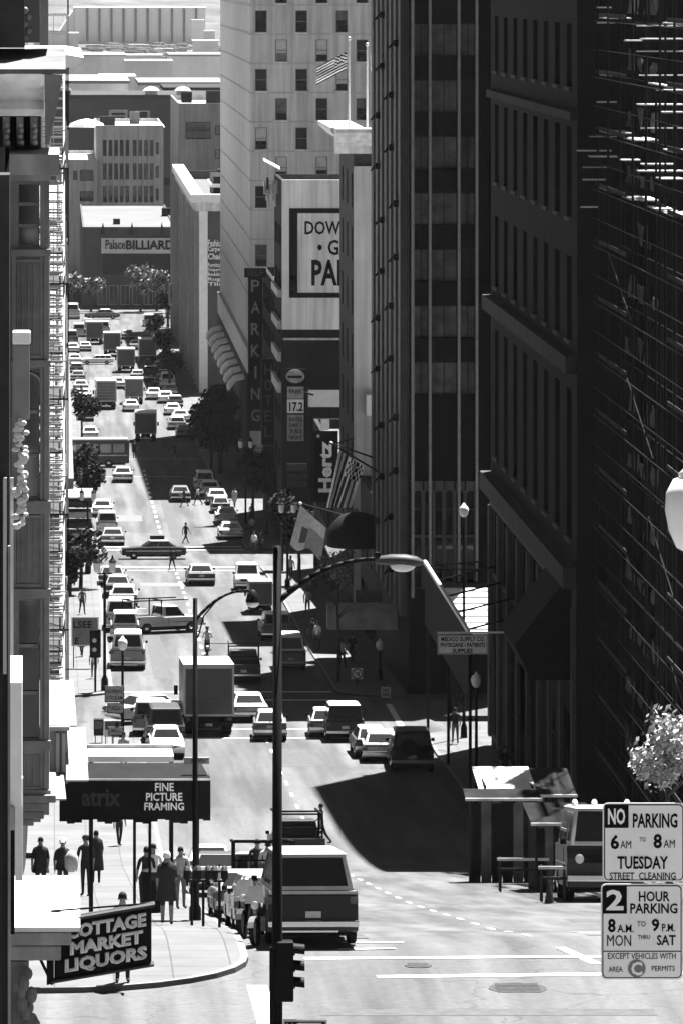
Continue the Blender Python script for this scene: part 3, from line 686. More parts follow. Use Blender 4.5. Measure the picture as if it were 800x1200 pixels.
b = MB(); b.lathe([(3.6, 0), (3.2, .7), (1.7, 1.3), (.3, 1.6)], (X(102, 1000), 1000, zt-.6), 18); b.build('roof_dome', WHITE, Q)
b = MB(); b.lathe([(2.6, 0), (2.2, .6), (.3, 1.0)], (X(178, 1000), 1000, zt-.6), 16); b.build('roof_dome', WHITE, Q)

for (o_, x, y, w, d, h, m, nm) in ((E, 22, 690, 3, 4, 2.2, IRON, 'roof_hut'), (E, 25, 715, 2, 2, 1.5, OFFW, 'roof_vent'), (Q, 9, 1010, 3, 3, 2.0, IRON, 'roof_hut'), (Q, 15, 1020, 2, 2, 2.6, GREYC, 'roof_tank'), (P, 9, 900, 1.5, 2, .8, IRON, 'roof_vent'), (P, 14, 940, 3, 3, 1.2, GREYC, 'roof_vent'), (P, 17.5, 915, 1.2, 1.2, .9, WHITE, 'roof_vent'), (K, 23, 775, 3, 3, 2.5, IRON, 'roof_hut')):
    q_ = o_.children[0]; zz = max(v.co.z for v in q_.data.vertices)+o_.location.z
    MB().box(x, x+w, y, y+d, zz-1.3, zz+h-.2).build(nm, m, o_, bevel=.05)
# --- hazy flats beyond; most far walls coloured paler, standing in for haze
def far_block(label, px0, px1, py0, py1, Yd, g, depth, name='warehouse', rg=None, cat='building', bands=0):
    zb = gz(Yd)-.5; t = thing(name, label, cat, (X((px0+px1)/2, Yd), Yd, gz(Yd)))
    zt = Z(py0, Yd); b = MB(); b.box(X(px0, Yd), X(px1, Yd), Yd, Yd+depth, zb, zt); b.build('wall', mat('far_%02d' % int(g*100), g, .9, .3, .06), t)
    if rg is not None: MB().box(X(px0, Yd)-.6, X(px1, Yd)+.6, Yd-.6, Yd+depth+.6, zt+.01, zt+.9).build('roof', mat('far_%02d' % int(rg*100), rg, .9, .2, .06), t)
    for k in range(bands):
        z = zb+(zt-zb)*(k+.55)/(bands+.3); MB().box(X(px0, Yd)+2, X(px1, Yd)-2, Yd-.25, Yd-.01, z, z+1.5).build('window_band', IRON, t)
    return t
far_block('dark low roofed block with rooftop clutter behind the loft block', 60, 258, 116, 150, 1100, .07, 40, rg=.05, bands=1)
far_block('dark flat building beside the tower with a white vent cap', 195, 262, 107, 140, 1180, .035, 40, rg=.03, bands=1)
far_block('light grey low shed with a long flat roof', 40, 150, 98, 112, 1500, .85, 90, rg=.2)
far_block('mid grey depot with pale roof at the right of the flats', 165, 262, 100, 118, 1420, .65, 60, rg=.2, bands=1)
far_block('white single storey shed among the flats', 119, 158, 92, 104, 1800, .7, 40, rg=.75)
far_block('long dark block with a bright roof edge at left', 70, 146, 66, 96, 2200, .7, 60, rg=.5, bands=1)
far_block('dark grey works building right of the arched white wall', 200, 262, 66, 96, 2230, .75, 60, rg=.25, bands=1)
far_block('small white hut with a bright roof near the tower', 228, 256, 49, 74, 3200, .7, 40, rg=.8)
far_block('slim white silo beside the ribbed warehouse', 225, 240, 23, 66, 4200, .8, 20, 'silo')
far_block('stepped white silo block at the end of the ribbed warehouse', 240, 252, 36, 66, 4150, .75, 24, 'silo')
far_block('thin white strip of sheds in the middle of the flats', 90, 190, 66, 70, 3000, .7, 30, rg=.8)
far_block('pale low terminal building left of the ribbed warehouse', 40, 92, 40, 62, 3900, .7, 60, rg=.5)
for (a, c, t0, t1, g, lb) in ((128, 150, 129, 146, .3, 'pale rooftop signboard with blurred rows, left of two'), (159, 176, 130, 140, .25, 'small dim rooftop signboard, right of two')):
    t = thing('rooftop_sign', lb, 'sign', (X((a+c)/2, 1090), 1090, Z(t1, 1090)-3))
    MB().box(X(a, 1090), X(c, 1090), 1090, 1090.4, Z(t1, 1090), Z(t0, 1090)).build('board', mat('far_sign', .3, .9, .4, .4), t)
    for k in range(3): zz = Z(t1, 1090)+(k+.7)*(Z(t0, 1090)-Z(t1, 1090))/4; MB().box(X(a+3, 1090), X(c-3, 1090), 1089.8, 1089.99, zz, zz+.35).build('dark_row', BLACK, t)
    for xx in (a+2, c-3): MB().box(X(xx, 1090), X(xx, 1090)+.3, 1090.1, 1090.3, Z(116, 1100)-8, Z(t1, 1090)).build('post', IRON, t)
for (px, lb) in ((76, 'left rooftop vent dome on the dark block'), (178, 'white vent dome on the dark block'), (215, 'square roof turret with white cap')):
    b = MB(); yy = 1098; zt = Z(116, 1100)+.9
    b.lathe([(1.4, -2), (1.3, .8), (1.8, .9), (1.3, 1.4), (.2, 1.8)], (X(px, yy), yy+4, zt), 12); tag(b.build('roof_ventilator', OFFW if px != 76 else GREYC), lb, 'ventilator')
# white wall with a dark arch
t = thing('arched_hall', 'white hall wall with a dark arched opening in the hazy flats', 'building', (X(174, 2100), 2100, gz(2100)))
a0, a1, zt, zb = X(147, 2100), X(203, 2100), Z(71, 2100), gz(2100)
shell(t, a0, a1, 2100, 2140, zb-.3, zt, mat('far_75', .75, .9, .1, .05), [(3, a1-a0-1.5, 1, 7)], [], 'left', 1.0, .5, mat('far_75', .75))
b = MB(); n_ = 14
for k in range(n_): u0 = a0+3+(a1-a0-4.5)*k/n_; u1 = a0+3+(a1-a0-4.5)*(k+1)/n_; hh = 2.2+4*math.sin(PI*min(1, (k+.5)/n_*.8)); b.box(u0, u1, 2100.95, 2101.4, zb, zb+hh)
b.build('mural_panel', mat('far_14', .14), t)
# ribbed warehouse
t = thing('ribbed_warehouse', 'great white warehouse with dark vertical ribs on the horizon', 'warehouse', (X(160, 4300), 4300, gz(4300)))
a0, a1 = X(88, 4300), X(241, 4300); zt = Z(10, 4300); zb = gz(4300)-1
zt = Z(10, 4300)
b = MB(); b.box(a0, a1, 4300, 4400, zb, zt); b.build('wall', mat('far_92', .92, .8, .05, .02), t)
b = MB(); b.prism([(a0-20, zb), (a0-.2, zb), (a0-.2, zt), (a0-6, zt-8)], 'y', 4310, 4390); b.build('lean_to', mat('far_92', .92), t)
for k in range(10): x = a0+(a1-a0)*(k+.95)/10.8; MB().box(x, x+1.7, 4298.6, 4299.9, Z(49, 4300), zt).build('rib', mat('far_08', .08, .9, .2, .1), t)
MB().box(a0, a1, 4299, 4299.95, zb, Z(50, 4300)).build('plinth', mat('far_30', .3), t)
MB().box(a0-1, a1+1, 4299, 4401, zt+.01, zt+1.2).build('roof', mat('far_92', .92), t)
# scrub and scattered pale sheds over the flats: one far mass
b = MB(); RS = random.Random(9)
for i in range(900):
    y = RS.uniform(1300, 4100); x = X(RS.uniform(60, 262), y); w = RS.uniform(2, 9)*y/3000; h = RS.uniform(1.2, 5); b.cur = RS.choice((0, 0, 0, 1, 2))
    if b.cur == 0:
        for k in range(3): a = (x+RS.uniform(-w, w)*.6, y+RS.uniform(-w, w)); b.ball((a[0], a[1], gz(y)+h*.4), h*.7, 4, (1.5, 1.5, .8))
    else: b.box(x, x+w*1.6, y, y+w, gz(y)-.2, gz(y)+h*.8)
o_ = b.build('far_scrub_and_sheds', [mat('far_scrub', .05, .95, .5, .2), mat('far_shed_pale', .5, .9, .3, .1), mat('far_shed_grey', .2, .9, .3, .1)]); o_['kind'] = 'stuff'
# low hills and scrub behind everything
b = MB(); RH = random.Random(2)
for j in range(9):
    for i in range(81):
        x = -2400+i*60; y = 5200+j*350; h = (math.sin(i*.21)+1.3*math.sin(i*.083+1.1)+2.2)*14*min(1, j/3)+RH.uniform(-3, 3)*min(1, j); b.v.append((x, y, gz(5000)-1+h+j*7))
for j in range(8):
    for i in range(80): b.f.append([j*81+i, j*81+i+1, (j+1)*81+i+1, (j+1)*81+i]); b.m.append(0)
struct(b.build('hills', mat('scrub_hill', .08, .95, .6, .012)))
# ---------------------------------------------------------------- near left: ornate corner building
A = thing('ornate_building', 'ornate grey corner building with bay windows and heavy cornices at the left edge', 'building', (-.6, 86, gz(86)))
YA = 86.0
def fb(name, m, px0, px1, py0, py1, y=YA, d=.3, par=A, bevel=0):
    return MB().box(X(px0, y), X(px1, y), y, y+d, Z(py1, y), Z(py0, y)).build(name, m, par, bevel=bevel)
MB().box(-9, X(-12, 86)-.05, 46, 91, gz(91)-.5, 3).build('wall', STONED, A)
# bay: carcass with openings facing down the street
zb_, zt_ = Z(955, YA), Z(206, YA); xa_, xb_ = X(2, YA), X(58, YA)
ops = [(X(20, YA)-xa_, X(47, YA)-xa_, Z(p1, YA)-zb_, Z(p0, YA)-zb_) for p0, p1 in ((432, 585), (702, 868), (214, 290))]
b = MB(); facade(b, (xa_, YA, zb_), (1, 0, 0), (0, -1, 0), xb_-xa_, zt_-zb_, ops, .16)
b.poly([(xb_, YA, zb_), (xb_, YA+4.5, zb_), (xb_, YA+4.5, zt_), (xb_, YA, zt_)]); b.poly([(xa_, YA, zb_), (xb_, YA, zb_), (xb_, YA+4.5, zb_), (xa_, YA+4.5, zb_)])
bay = b.build('bay', WOODG, A)
for o in ops: win(bay, (xa_, YA, zb_), UF, NF, o, .16, WOODG, GLASS, (1, 3), .035)
for px0, px1, pr in ((52, 57.5, .05), (47.6, 51.5, .025), (14, 19, .04)): fb('pilaster', WOODG, px0, px1, 292, 940, YA-pr, pr-.002)
fb('cap_trim', STONE, 12, 60, 205, 212, YA-.12, .118)
for p0, p1 in ((292, 300), (422, 430), (587, 602), (690, 701), (868, 880), (926, 932)): fb('sill', WOODG, 13, 60, p0, p1, YA-.09, .088, bevel=.012)
for p0, p1 in ((308, 416), (608, 684), (884, 922)):
    fb('panel', mat('panel_wood', .18, .7, .25, 3, kind='streak'), 20, 47, p0, p1, YA-.02, .018)
    for q in (26, 33, 40): fb('panel_rib', WOODG, q, q+1.2, p0+3, p1-3, YA-.032, .011)
    fb('panel_frame', WOODG, 19.5, 47.5, p0-4, p0-.5, YA-.045, .043); fb('panel_frame', WOODG, 19.5, 47.5, p1+.5, p1+4, YA-.045, .043)
# arch over the middle window
cx, cz, r = X(33.5, YA), Z(452, YA), X(47, YA)-X(33.5, YA)
b = MB()
for k in range(10):
    t0, t1 = PI*k/10, PI*(k+1)/10
    p = []
    for yy in (YA-.03, YA+.04):
        for (t, q) in ((t0, r), (t1, r), (t1, r*1.22), (t0, r*1.22)): p.append((cx-q*math.cos(t), yy, cz+q*math.sin(t)))
    b.hexa(p)
b.build('window_arch', WOODG, A)
# stepped corbel under the bay
for i, (p0, p1, q) in enumerate(((932, 941, 66), (941, 951, 58), (951, 960, 52), (960, 968, 40))): fb('corbel', STONED, 4, q, p0, p1, YA-.2+.05*i, 2.5-.1*i, bevel=.02)
# crowning cornice: slab, cove, bracket zone, block
def cprof(name, prof, px0, px1, m):            # profile (y, photo row) swept along x
    b = MB(); b.prism([(y, Z(p, y)) for y, p in prof], 'x', X(px0, YA), X(px1, YA)); return b.build(name, m, A)
cprof('cornice_block', [(85.2, 205), (85.2, 181), (86.6, 173), (90.5, 173), (90.5, 205)], 12, 70, STONE)
cprof('frieze', [(86.3, 173), (86.3, 128), (90.5, 128), (90.5, 173)], -10, 48, DARKW)
for px in (4, 20, 36):
    b = MB(); b.prism([(86.28, Z(172, 86.28)), (85.9, Z(168, 86)), (85.5, Z(150, 85.5)), (85.4, Z(137, 85.4)), (86.28, Z(137, 86.28))], 'x', X(px, YA), X(px+8, YA)); b.build('bracket', STONED, A)
    for q in range(4): MB().ball((X(px+4, 85.6)+.02*(q % 2), 85.48+.03*q, Z(146+q*7, 85.6)), .045, 6).build('scroll_bead', STONE, A)
cprof('cove_cornice', [(85.35, 136), (85.1, 128), (85.25, 118), (85.05, 108), (84.6, 97), (84.3, 87), (90.5, 87), (90.5, 136)], -10, 52, mat('lit_cove_stone', .85, .8, .15, 1.2, kind='streak'))  # cove toned far paler than the stone around it, standing in for sunlight
cprof('cornice_slab', [(84.1, 86.5), (84.1, 81), (87.0, 58), (90.5, 55), (90.5, 86.5)], -10, 77, mat('slab_stone', .13, .85, .25, 2, kind='streak'))
b = MB(); b.prism([(X(53, 84.7), Z(87, 84.7)), (X(74, 84.7), Z(88, 84.7)), (X(70, 84.7), Z(112, 84.7)), (X(64, 84.7), Z(140, 84.7)), (X(58, 84.7), Z(170, 84.7)), (X(53, 84.7), Z(168, 84.7))], 'y', 84.75, 84.95); b.build('end_bracket', STONED, A)
fb('upper_shaft', DARKW, -10, 29, -30, 56, 85.5, 3); fb('upper_window', GLASS, 29.2, 47, -30, 50, 86.4, 1); fb('upper_jamb', WOODG, 47.3, 57, -30, 53, 86.1, 2)
for i in range(5): MB().ball((X(30+(i % 2)*4, 86.2), 86.2, Z(12+8*i, 86.2)), .06, 6).build('window_ornament', STONE, A)
# near bay at the very edge of the picture
YN = 60.0
fb('near_bay', DARKW, -60, 11.5, 205, 1220, YN, .8)
fb('near_bay_trim', WOODG, 9.5, 12.5, 640, 1220, YN-.1, .098); fb('near_bay_trim', OFFW, 4, 8, 560, 790, YN-.12, .118)
# downpipe box with white lid, and moulded garland below it
fb('pipe_box', mat('pipe_grey', .2, .6, .2, 2), 16, 35, 404, 492, 72, .3, bevel=.02); fb('pipe_box_lid', WHITE, 15, 36, 389, 403.8, 71.95, .4, bevel=.02)
fb('downpipe', OFFW, 12.5, 16, 560, 800, 72, .05)
RG = random.Random(4)
for k in range(44): MB().ball((X(24+RG.gauss(0, 5), 72), 72-RG.uniform(0, .14), Z(492+k*2.9, 72)), RG.uniform(.03, .06), 6, (RG.uniform(.8, 1.4), 1, RG.uniform(.7, 1.2))).build('garland_flower', OFFW, A)
# boards painted white to stand for sunlight, and pilasters at lower left
b = MB(); b.prism([(70, Z(945, 70)), (70, Z(800, 70)), (70.6, Z(782, 70)), (71.2, Z(782, 70)), (71.2, Z(945, 71))], 'x', X(8, 70), X(26, 70)); b.build('sunlit_board', WHITE, A)
fb('sunlit_board', WHITE, 18, 27, 912, 1032, 70.5, .2); fb('capital', STONE, -2, 17, 946, 972, 69.8, .5, bevel=.03); fb('dark_reveal', BLACK, 10, 17.5, 973, 1095, 71.3, .3)
# white canopy above the shop sign, fascia and scrolled capital beneath
b = MB(); b.hexa([(X(10, 90), 89.6, Z(1092, 89.6)), (X(94, 90), 89.6, Z(1092, 89.6)), (X(94, 90), 91.6, Z(1026, 91.6)-.05), (X(10, 90), 91.6, Z(1026, 91.6)-.05),
        (X(10, 90), 89.6, Z(1091, 89.6)+.06), (X(94, 90), 89.6, Z(1091, 89.6)+.06), (X(94, 90), 91.6, Z(1026, 91.6)), (X(10, 90), 91.6, Z(1026, 91.6))]); b.build('shop_canopy', WHITE, A)
fb('canopy_fascia', STONE, 12, 84, 1093, 1108, 89.7, 1.2, bevel=.03); fb('canopy_fascia', STONE, 12, 72, 1108.5, 1126, 89.9, 1.0, bevel=.04)
fb('corner_pier', STONED, 10, 34, 1127, 1260, 90, .9)
for k in range(7):
    b = MB(); rr = .12-.012*k; b.lathe([(rr, 0), (rr*1.1, .03), (rr*.5, .06)], (X(30, 89.9), 89.86-.02*k, Z(1141, 89.9)), 12, 'y'); b.build('scroll', STONED, A)
for k in range(16):
    MB().ball((X(18+RG.uniform(0, 24), 89.8), 89.75-RG.uniform(0, .15), Z(1150+k*5, 89.8)), RG.uniform(.06, .11), 6, (1, .7, 1.5)).build('capital_leaf', STONED, A)

# shop sign hung from the corner
sg = thing('shop_sign', 'black hanging box sign with outlined neon letters COTTAGE MARKET LIQUORS', 'sign', (X(120, 90), 90, Z(1155, 90)))
def tilt(o):                                     # the sign sags: its right end stands higher
    for v in o.data.vertices: v.co.z += .13+(v.co.x)*.17
    return o
YS = 90.0
b = MB(); b.box(X(64, YS), X(178, YS), YS, YS+.35, Z(1147, YS), Z(1082, YS)); tilt(b.build('sign_box', BLACK, sg, bevel=.03))
b = MB(); b.box(X(60, YS), X(182, YS), YS-.05, YS+.28, Z(1081.5, YS), Z(1078.5, YS)); b.box(X(60, YS), X(181, YS), YS-.05, YS+.28, Z(1151, YS), Z(1148.5, YS)); tilt(b.build('edge_strip', mat('strip_grey', .06, .6, .3, 3), sg))
b = MB(); b.box(X(55, YS), X(63.5, YS), YS, YS+.3, Z(1152, YS), Z(1100, YS)); tilt(b.build('end_bracket', BLACK, sg))
NEON = mat('neon_letter', .8, .6, .2, 3)
for s_, a, c, p0, p1 in (('COTTAGE', 78, 172, 1086, 1103), ('MARKET', 82, 168, 1106, 1122), ('LIQUORS', 76, 173, 1125, 1144)): tilt(text('lettering', s_, NEON, sg, X(a, YS), X(c, YS), Z(p1, YS), Z(p0, YS), YS-.002, ext=.05, hollow=.062))
MB().bar((X(60, YS), YS+.2, Z(1070, YS)), (X(178, YS), YS+.2, Z(1061, YS)), .03).build('stay_rod', IRON, sg)
MB().bar((X(62, YS), YS+.1, Z(1155, YS)), (X(45, YS), YS+.1, Z(1120, YS)), .05).build('stay_rod', IRON, sg)

# ---------------------------------------------------------------- left block across the side street
L1 = thing('apartment_building', 'tall apartment block with white iron fire escapes on the left side', 'building', (-1.1, 113, gz(115)))
zt = -3.9; zb = gz(250)-.5
so = [(3+4.6*k, 4.5+4.6*k, 13.6+3.1*j, 15.6+3.1*j) for k in range(29) for j in range(6)]
shell(L1, -22, -1.1, 113.5, 250, zb, zt, mat('apartment_wall', .06, .85, .2, .5, kind='streak'), [], so, 'right', .25, .8, OFFW)
for k, o in enumerate(so):
    if k % 2 == 0: win(L1, (-1.1, 113.5, zb), (0, 1, 0), (1, 0, 0), o, .25, OFFW, GLASSB, (1, 2), .09)
zc_ = Z(66, 115); b = MB(); b.box(-6, -1.1, 114.2, 127, zt-.6, zc_-.1); b.build('corner_parapet', STONED, L1)
b = MB(); b.prism([(-1.09, zc_-1.1), (-.7, zc_-.75), (-.2, zc_-.3), (.5, zc_-.2), (.65, zc_), (.3, zc_+.06), (-6, zc_+.06), (-6, zc_-.09), (-1.09, zc_-.09)], 'y', 113.4, 127.5); b.build('cornice', WHITE, L1)
for k in range(5): MB().box(-1.0, -.05, 113.6+k*3, 114.0+k*3, zc_-1.0, zc_-.32).build('cornice_bracket', IRON, L1)
WROUGHT = mat('white_ironwork', .45, .5, .1, 3)
def fire_escape(y, lab, n, base=4.7, pr=1.45, dep=3.2):
    g = gz(y); t = thing('fire_escape', lab, 'fire escape', (-1.1, y, g), 0, 'fire escapes on the apartment block')
    for k in range(n):
        z = g+base+k*2.95
        b = MB(); b.box(-1.09, -1.1+pr, y, y+dep, z-.05, z)
        b.build('platform', mat('platform_grating', .05, .8, .3, 3), t)
        b = MB(); xo = -1.1+pr
        for h in (.5, .95): b.bar((-1.08, y, z+h), (xo, y, z+h), .035); b.bar((xo, y, z+h), (xo, y+dep, z+h), .035); b.bar((-1.08, y+dep, z+h), (xo, y+dep, z+h), .035)
        for q in range(5): x = -1.05+q*(pr-.08)/4; b.bar((x, y, z), (x, y, z+.95), .025); b.bar((x, y+dep, z), (x, y+dep, z+.95), .02)
        for q in range(9): yy = y+q*dep/8; b.bar((xo, yy, z), (xo, yy, z+.95), .025)
        b.build('railing', WROUGHT, t)
        if k < n-1:
            b = MB()
            for q in (.0, .45): b.bar((xo-.55+q, y+.3, z), (xo-.55+q, y+dep-.3, z+2.95), .05)
            for q in range(1, 12): yy = y+.3+(dep-.6)*q/12; zz = z+2.95*q/12; b.bar((xo-.55, yy, zz), (xo-.1, yy, zz), .045)
            b.build('ladder', WROUGHT, t)
    b = MB(); b.bar((xo, y+.02, g+base), (xo, y+.02, g+base+2.95*n), .04); b.build('tie_rod', IRON, t)
    return t
for y, n, lab in ((131, 7, 'nearest white fire escape, hanging just above the white ledges'), (152, 7, 'second white fire escape from the near corner'), (176, 7, 'third white fire escape, halfway along the apartment block'), (200, 7, 'fourth white fire escape along the apartment block'), (226, 8, 'farthest white fire escape, at the end of the apartment block')):
    fire_escape(y, lab, n)
# white sloped hoods on the near corner bay
hd = thing('corner_bay', 'grey corner bay with sloping white hoods below the fire escapes', 'bay window', (-.6, 118, gz(118)))
def hood(px0, px1, py0, py1, y, dy):
    b = MB(); a, c = X(px0, y), X(px1, y)
    b.hexa([(a, y, Z(py1, y)-.04), (c, y, Z(py1, y)-.04), (c-.06, y+dy, Z(py0, y+dy)-.04), (a, y+dy, Z(py0, y+dy)-.04), (a, y, Z(py1, y)), (c, y, Z(py1, y)), (c-.06, y+dy, Z(py0, y+dy)), (a, y+dy, Z(py0, y+dy))]); return b.build('hood', mat('hood_paint', .3, .7, .15, 1.5, kind='streak'), hd)
hood(40, 90, 797, 850, 116.0, 2.2); hood(78, 104, 852, 914, 115.0, 2.4); hood(40, 78, 908, 936, 114.0, 1.6)
b = MB(); b.box(X(40, 116.4), X(79, 116.4), 116.2, 118.5, Z(908, 116.2), Z(856, 116.2)); b.build('bay_wall', WOODG, hd)
for px in (66, 73): MB().box(X(px, 116), X(px+4, 116), 116.1, 116.195, Z(905, 116.1), Z(859, 116.1)).build('pilaster', STONE, hd)
MB().box(X(38, 116), X(82, 116), 115.9, 118.6, Z(855.5, 116), Z(851, 116)).build('cap_trim', STONE, hd); MB().box(X(38, 116), X(80, 116), 115.95, 118.4, Z(918, 116), Z(908.5, 116)).build('base_trim', STONED, hd)
MB().box(X(20, 115), X(48, 115), 115.3, 117, Z(966, 115), Z(937, 115)).build('lower_wall', STONED, hd)
# framing shop awning
aw = thing('shop_awning', 'long black shop awning lettered FINE PICTURE FRAMING across the sidewalk', 'awning', (X(160, 133), 133, gz(133)))
YW = 133.0
b = MB(); a, c = X(70, YW), X(247, YW); b.box(a, c, YW, YW+.06, Z(957, YW), Z(914, YW))
b.hexa([(a, YW, Z(913.5, YW)), (c, YW, Z(913.5, YW)), (c, YW+.06, Z(914, YW)), (a, YW+.06, Z(914, YW)), (a, YW+1.6, Z(894, YW+1.6)), (c-.2, YW+1.6, Z(894, YW+1.6)), (c-.2, YW+1.65, Z(894, YW+1.65)), (a, YW+1.65, Z(894, YW+1.65))])
b.poly([(c, YW+.06, Z(957, YW)), (c, YW+1.6, Z(957, YW)), (c, YW+1.6, Z(916, YW)), (c, YW+.06, Z(914, YW))])
for k in range(20):
    u0 = a+(c-a)*k/20; u1 = a+(c-a)*(k+1)/20; h = .13+.06*math.sin(k*1.3); b.poly([(u0, YW+.03, Z(957, YW)), (u1, YW+.03, Z(957, YW)), (u1, YW+.03, Z(957, YW)-h), (u0, YW+.03, Z(957, YW)-h)])
b.build('canvas', CANV, aw)
MB().box(a, c, YW-.02, YW+.0-.002, Z(914.6, YW), Z(912.6, YW)).build('edge_piping', OFFW, aw)
for s_, q0, q1, p0, p1 in (('FINE', 182, 204, 917.5, 927), ('PICTURE', 171.5, 214, 929, 938.5), ('FRAMING', 169.5, 216, 940.5, 949.5)): text('lettering', s_, WHITE, aw, X(q0, YW), X(q1, YW), Z(p1, YW), Z(p0, YW), YW-.004, bold=.02, ext=.01)
for s_, q0, q1, p0, p1 in (('atrix', 96, 142, 924, 945),): text('faded_lettering', s_, mat('faded_letter', .045, .8, .2, 2), aw, X(q0, YW), X(q1, YW), Z(p1, YW), Z(p0, YW), YW-.004, bold=.03, ext=.008)
for px in (158, 176, 232): x = X(px, YW+.8); MB().tube((x, YW+.8, gz(YW+.8)+.15), (x, YW+.8, Z(930, YW)), .04, n=6).build('post', IRON, aw)
# white roofed stall roof behind the awning
kx = thing('sidewalk_canopy', 'flat white canopy roof standing behind the black awning', 'canopy', (X(155, 138), 138, gz(138)))
b = MB(); b.hexa([(X(104, 138), 138, Z(893, 138)), (X(204, 138), 138, Z(893, 138)), (X(204, 138), 140.5, Z(879, 140.5)-.1), (X(104, 138), 140.5, Z(879, 140.5)-.1), (X(104, 138), 138, Z(886, 138)), (X(204, 138), 138, Z(886, 138)), (X(204, 138), 140.5, Z(877, 140.5)), (X(104, 138), 140.5, Z(877, 140.5))]); b.build('roof_sheet', WHITE, kx)
MB().box(X(103, 138), X(206, 138), 140.52, 140.7, Z(879, 140.5), Z(873, 140.5)).build('ridge', STONED, kx)
for px in (107, 201): x = X(px, 139); MB().tube((x, 139, gz(139)+.15), (x, 139, Z(889, 139)), .06, n=6).build('post', IRON, kx)

# ---------------------------------------------------------------- left blocks farther on
def left_block(label, y0, y1, x1, h, m, so, gl=GLASSB, name='street_building'):
    zb = gz(y1)-.4; t = thing(name, label, 'building', (x1-8, y0, gz(y0)))
    shell(t, x1-18, x1, y0, y1, zb, zb+h, m, [], so, 'right', .25, .8, OFFW)
    for o in so: win(t, (x1, y0, zb), (0, 1, 0), (1, 0, 0), o, .25, OFFW, gl, (1, 2), .1)
    b = MB(); b.box(x1-.1, x1+.55, y0-.3, y1+.2, zb+h-.9, zb+h-.3); b.build('cornice', STONED, t)
    return t
def grid(n, m, du, dv, w, h, u0=1.6, v0=4.5): return [(u0+du*i, u0+du*i+w, v0+dv*j, v0+dv*j+h) for i in range(n) for j in range(m)]
left_block('pale street block on the left between the first two far crossings', 279, 376, .5, 17, mat('left_pale', .09, .85, .2, .5, kind='streak'), grid(10, 3, 9.4, 3.8, 4, 2.2))
left_block('grey block on the left beyond the second crossing', 409, 496, .6, 20, mat('left_grey', .09, .85, .2, .5, kind='streak'), grid(8, 4, 10, 3.8, 4, 2.2))
left_block('brown block on the left near the crossing bus', 527, 640, .7, 22, mat('left_brown', .15, .85, .2, .5, kind='streak'), grid(8, 4, 13, 4, 5, 2.4))
left_block('dark block at the far left end of the street', 642, 812, .8, 24, mat('left_dark', .08, .85, .2, .5, kind='streak'), grid(9, 4, 18, 4.4, 8, 2.6))
for (x0, y, label, g, n, z0) in ((2.2, 369, 'striped grey storefront awning under the left trees', .3, 4, 2.6),):
    t = thing('storefront_awning', label, 'awning', (.5, y, gz(y))); 
    for k in range(n):
        b = MB(); z = gz(y)+z0+.75*k; b.box(.52, 2.75, y+.1*k, y+3, z, z+(.42)); b.build('canvas_stripe', mat('stripe_pale', .42, .8, .2, 2) if k % 2 == 0 else DARKW, t)
    b = MB(); b.hexa([(.52, y, gz(y)+z0+3.0), (2.8, y, gz(y)+z0+3.0), (2.8, y+3, gz(y)+z0+3.3), (.52, y+3, gz(y)+z0+3.3), (.52, y, gz(y)+z0+3.05), (2.8, y, gz(y)+z0+3.05), (2.8, y+3, gz(y)+z0+3.36), (.52, y+3, gz(y)+z0+3.36)]); b.build('canvas_top', WHITE, t)
    for xx in (.7, 2.6): MB().tube((xx, y+.2, gz(y)+.1), (xx, y+.2, gz(y)+z0), .05, n=6).build('post', IRON, t)

# ---------------------------------------------------------------- street signs and boards
def board(name, label, x0, x1, z0, z1, y, m, cat='sign', frame=None, post=True, posts=(0.5,), lines=(), group=None):
    g = gz(y); t = thing(name, label, cat, ((x0+x1)/2, y, g), 0, group)
    MB().box(x0, x1, y, y+.05, z0, z1).build('board', m, t, bevel=.012)
    if frame: 
        b = MB(); w = min(.06, (x1-x0)*.04); b.box(x0, x0+w, y-.015, y-.002, z0, z1); b.box(x1-w, x1, y-.015, y-.002, z0, z1); b.box(x0+w, x1-w, y-.015, y-.002, z0, z0+w); b.box(x0+w, x1-w, y-.015, y-.002, z1-w, z1); b.build('border', frame, t)
    if post:
        for q in posts: x = x0+(x1-x0)*q; MB().tube((x, y+.08, g+.1), (x, y+.08, z1), .03, n=6).build('post', IRON, t)
    for (s_, u0, u1, v0, v1, mm, bo) in lines: text('lettering', s_, mm, t, x0+(x1-x0)*u0, x0+(x1-x0)*u1, z1-(z1-z0)*v1, z1-(z1-z0)*v0, y-.003, bold=bo, ext=.006)
    return t
bb = board('parking_board', 'pale board lettered LSEE on the far left sidewalk', X(84, 292), X(116, 292), Z(757, 292), Z(723, 292), 292, mat('board_grey', .2, .8, .2, 2), frame=WHITE, posts=(.08, .92), lines=(('LSEE', .07, .75, .14, .38, BLACK, .02), ('E', .13, .27, .72, .93, BLACK, .02)))
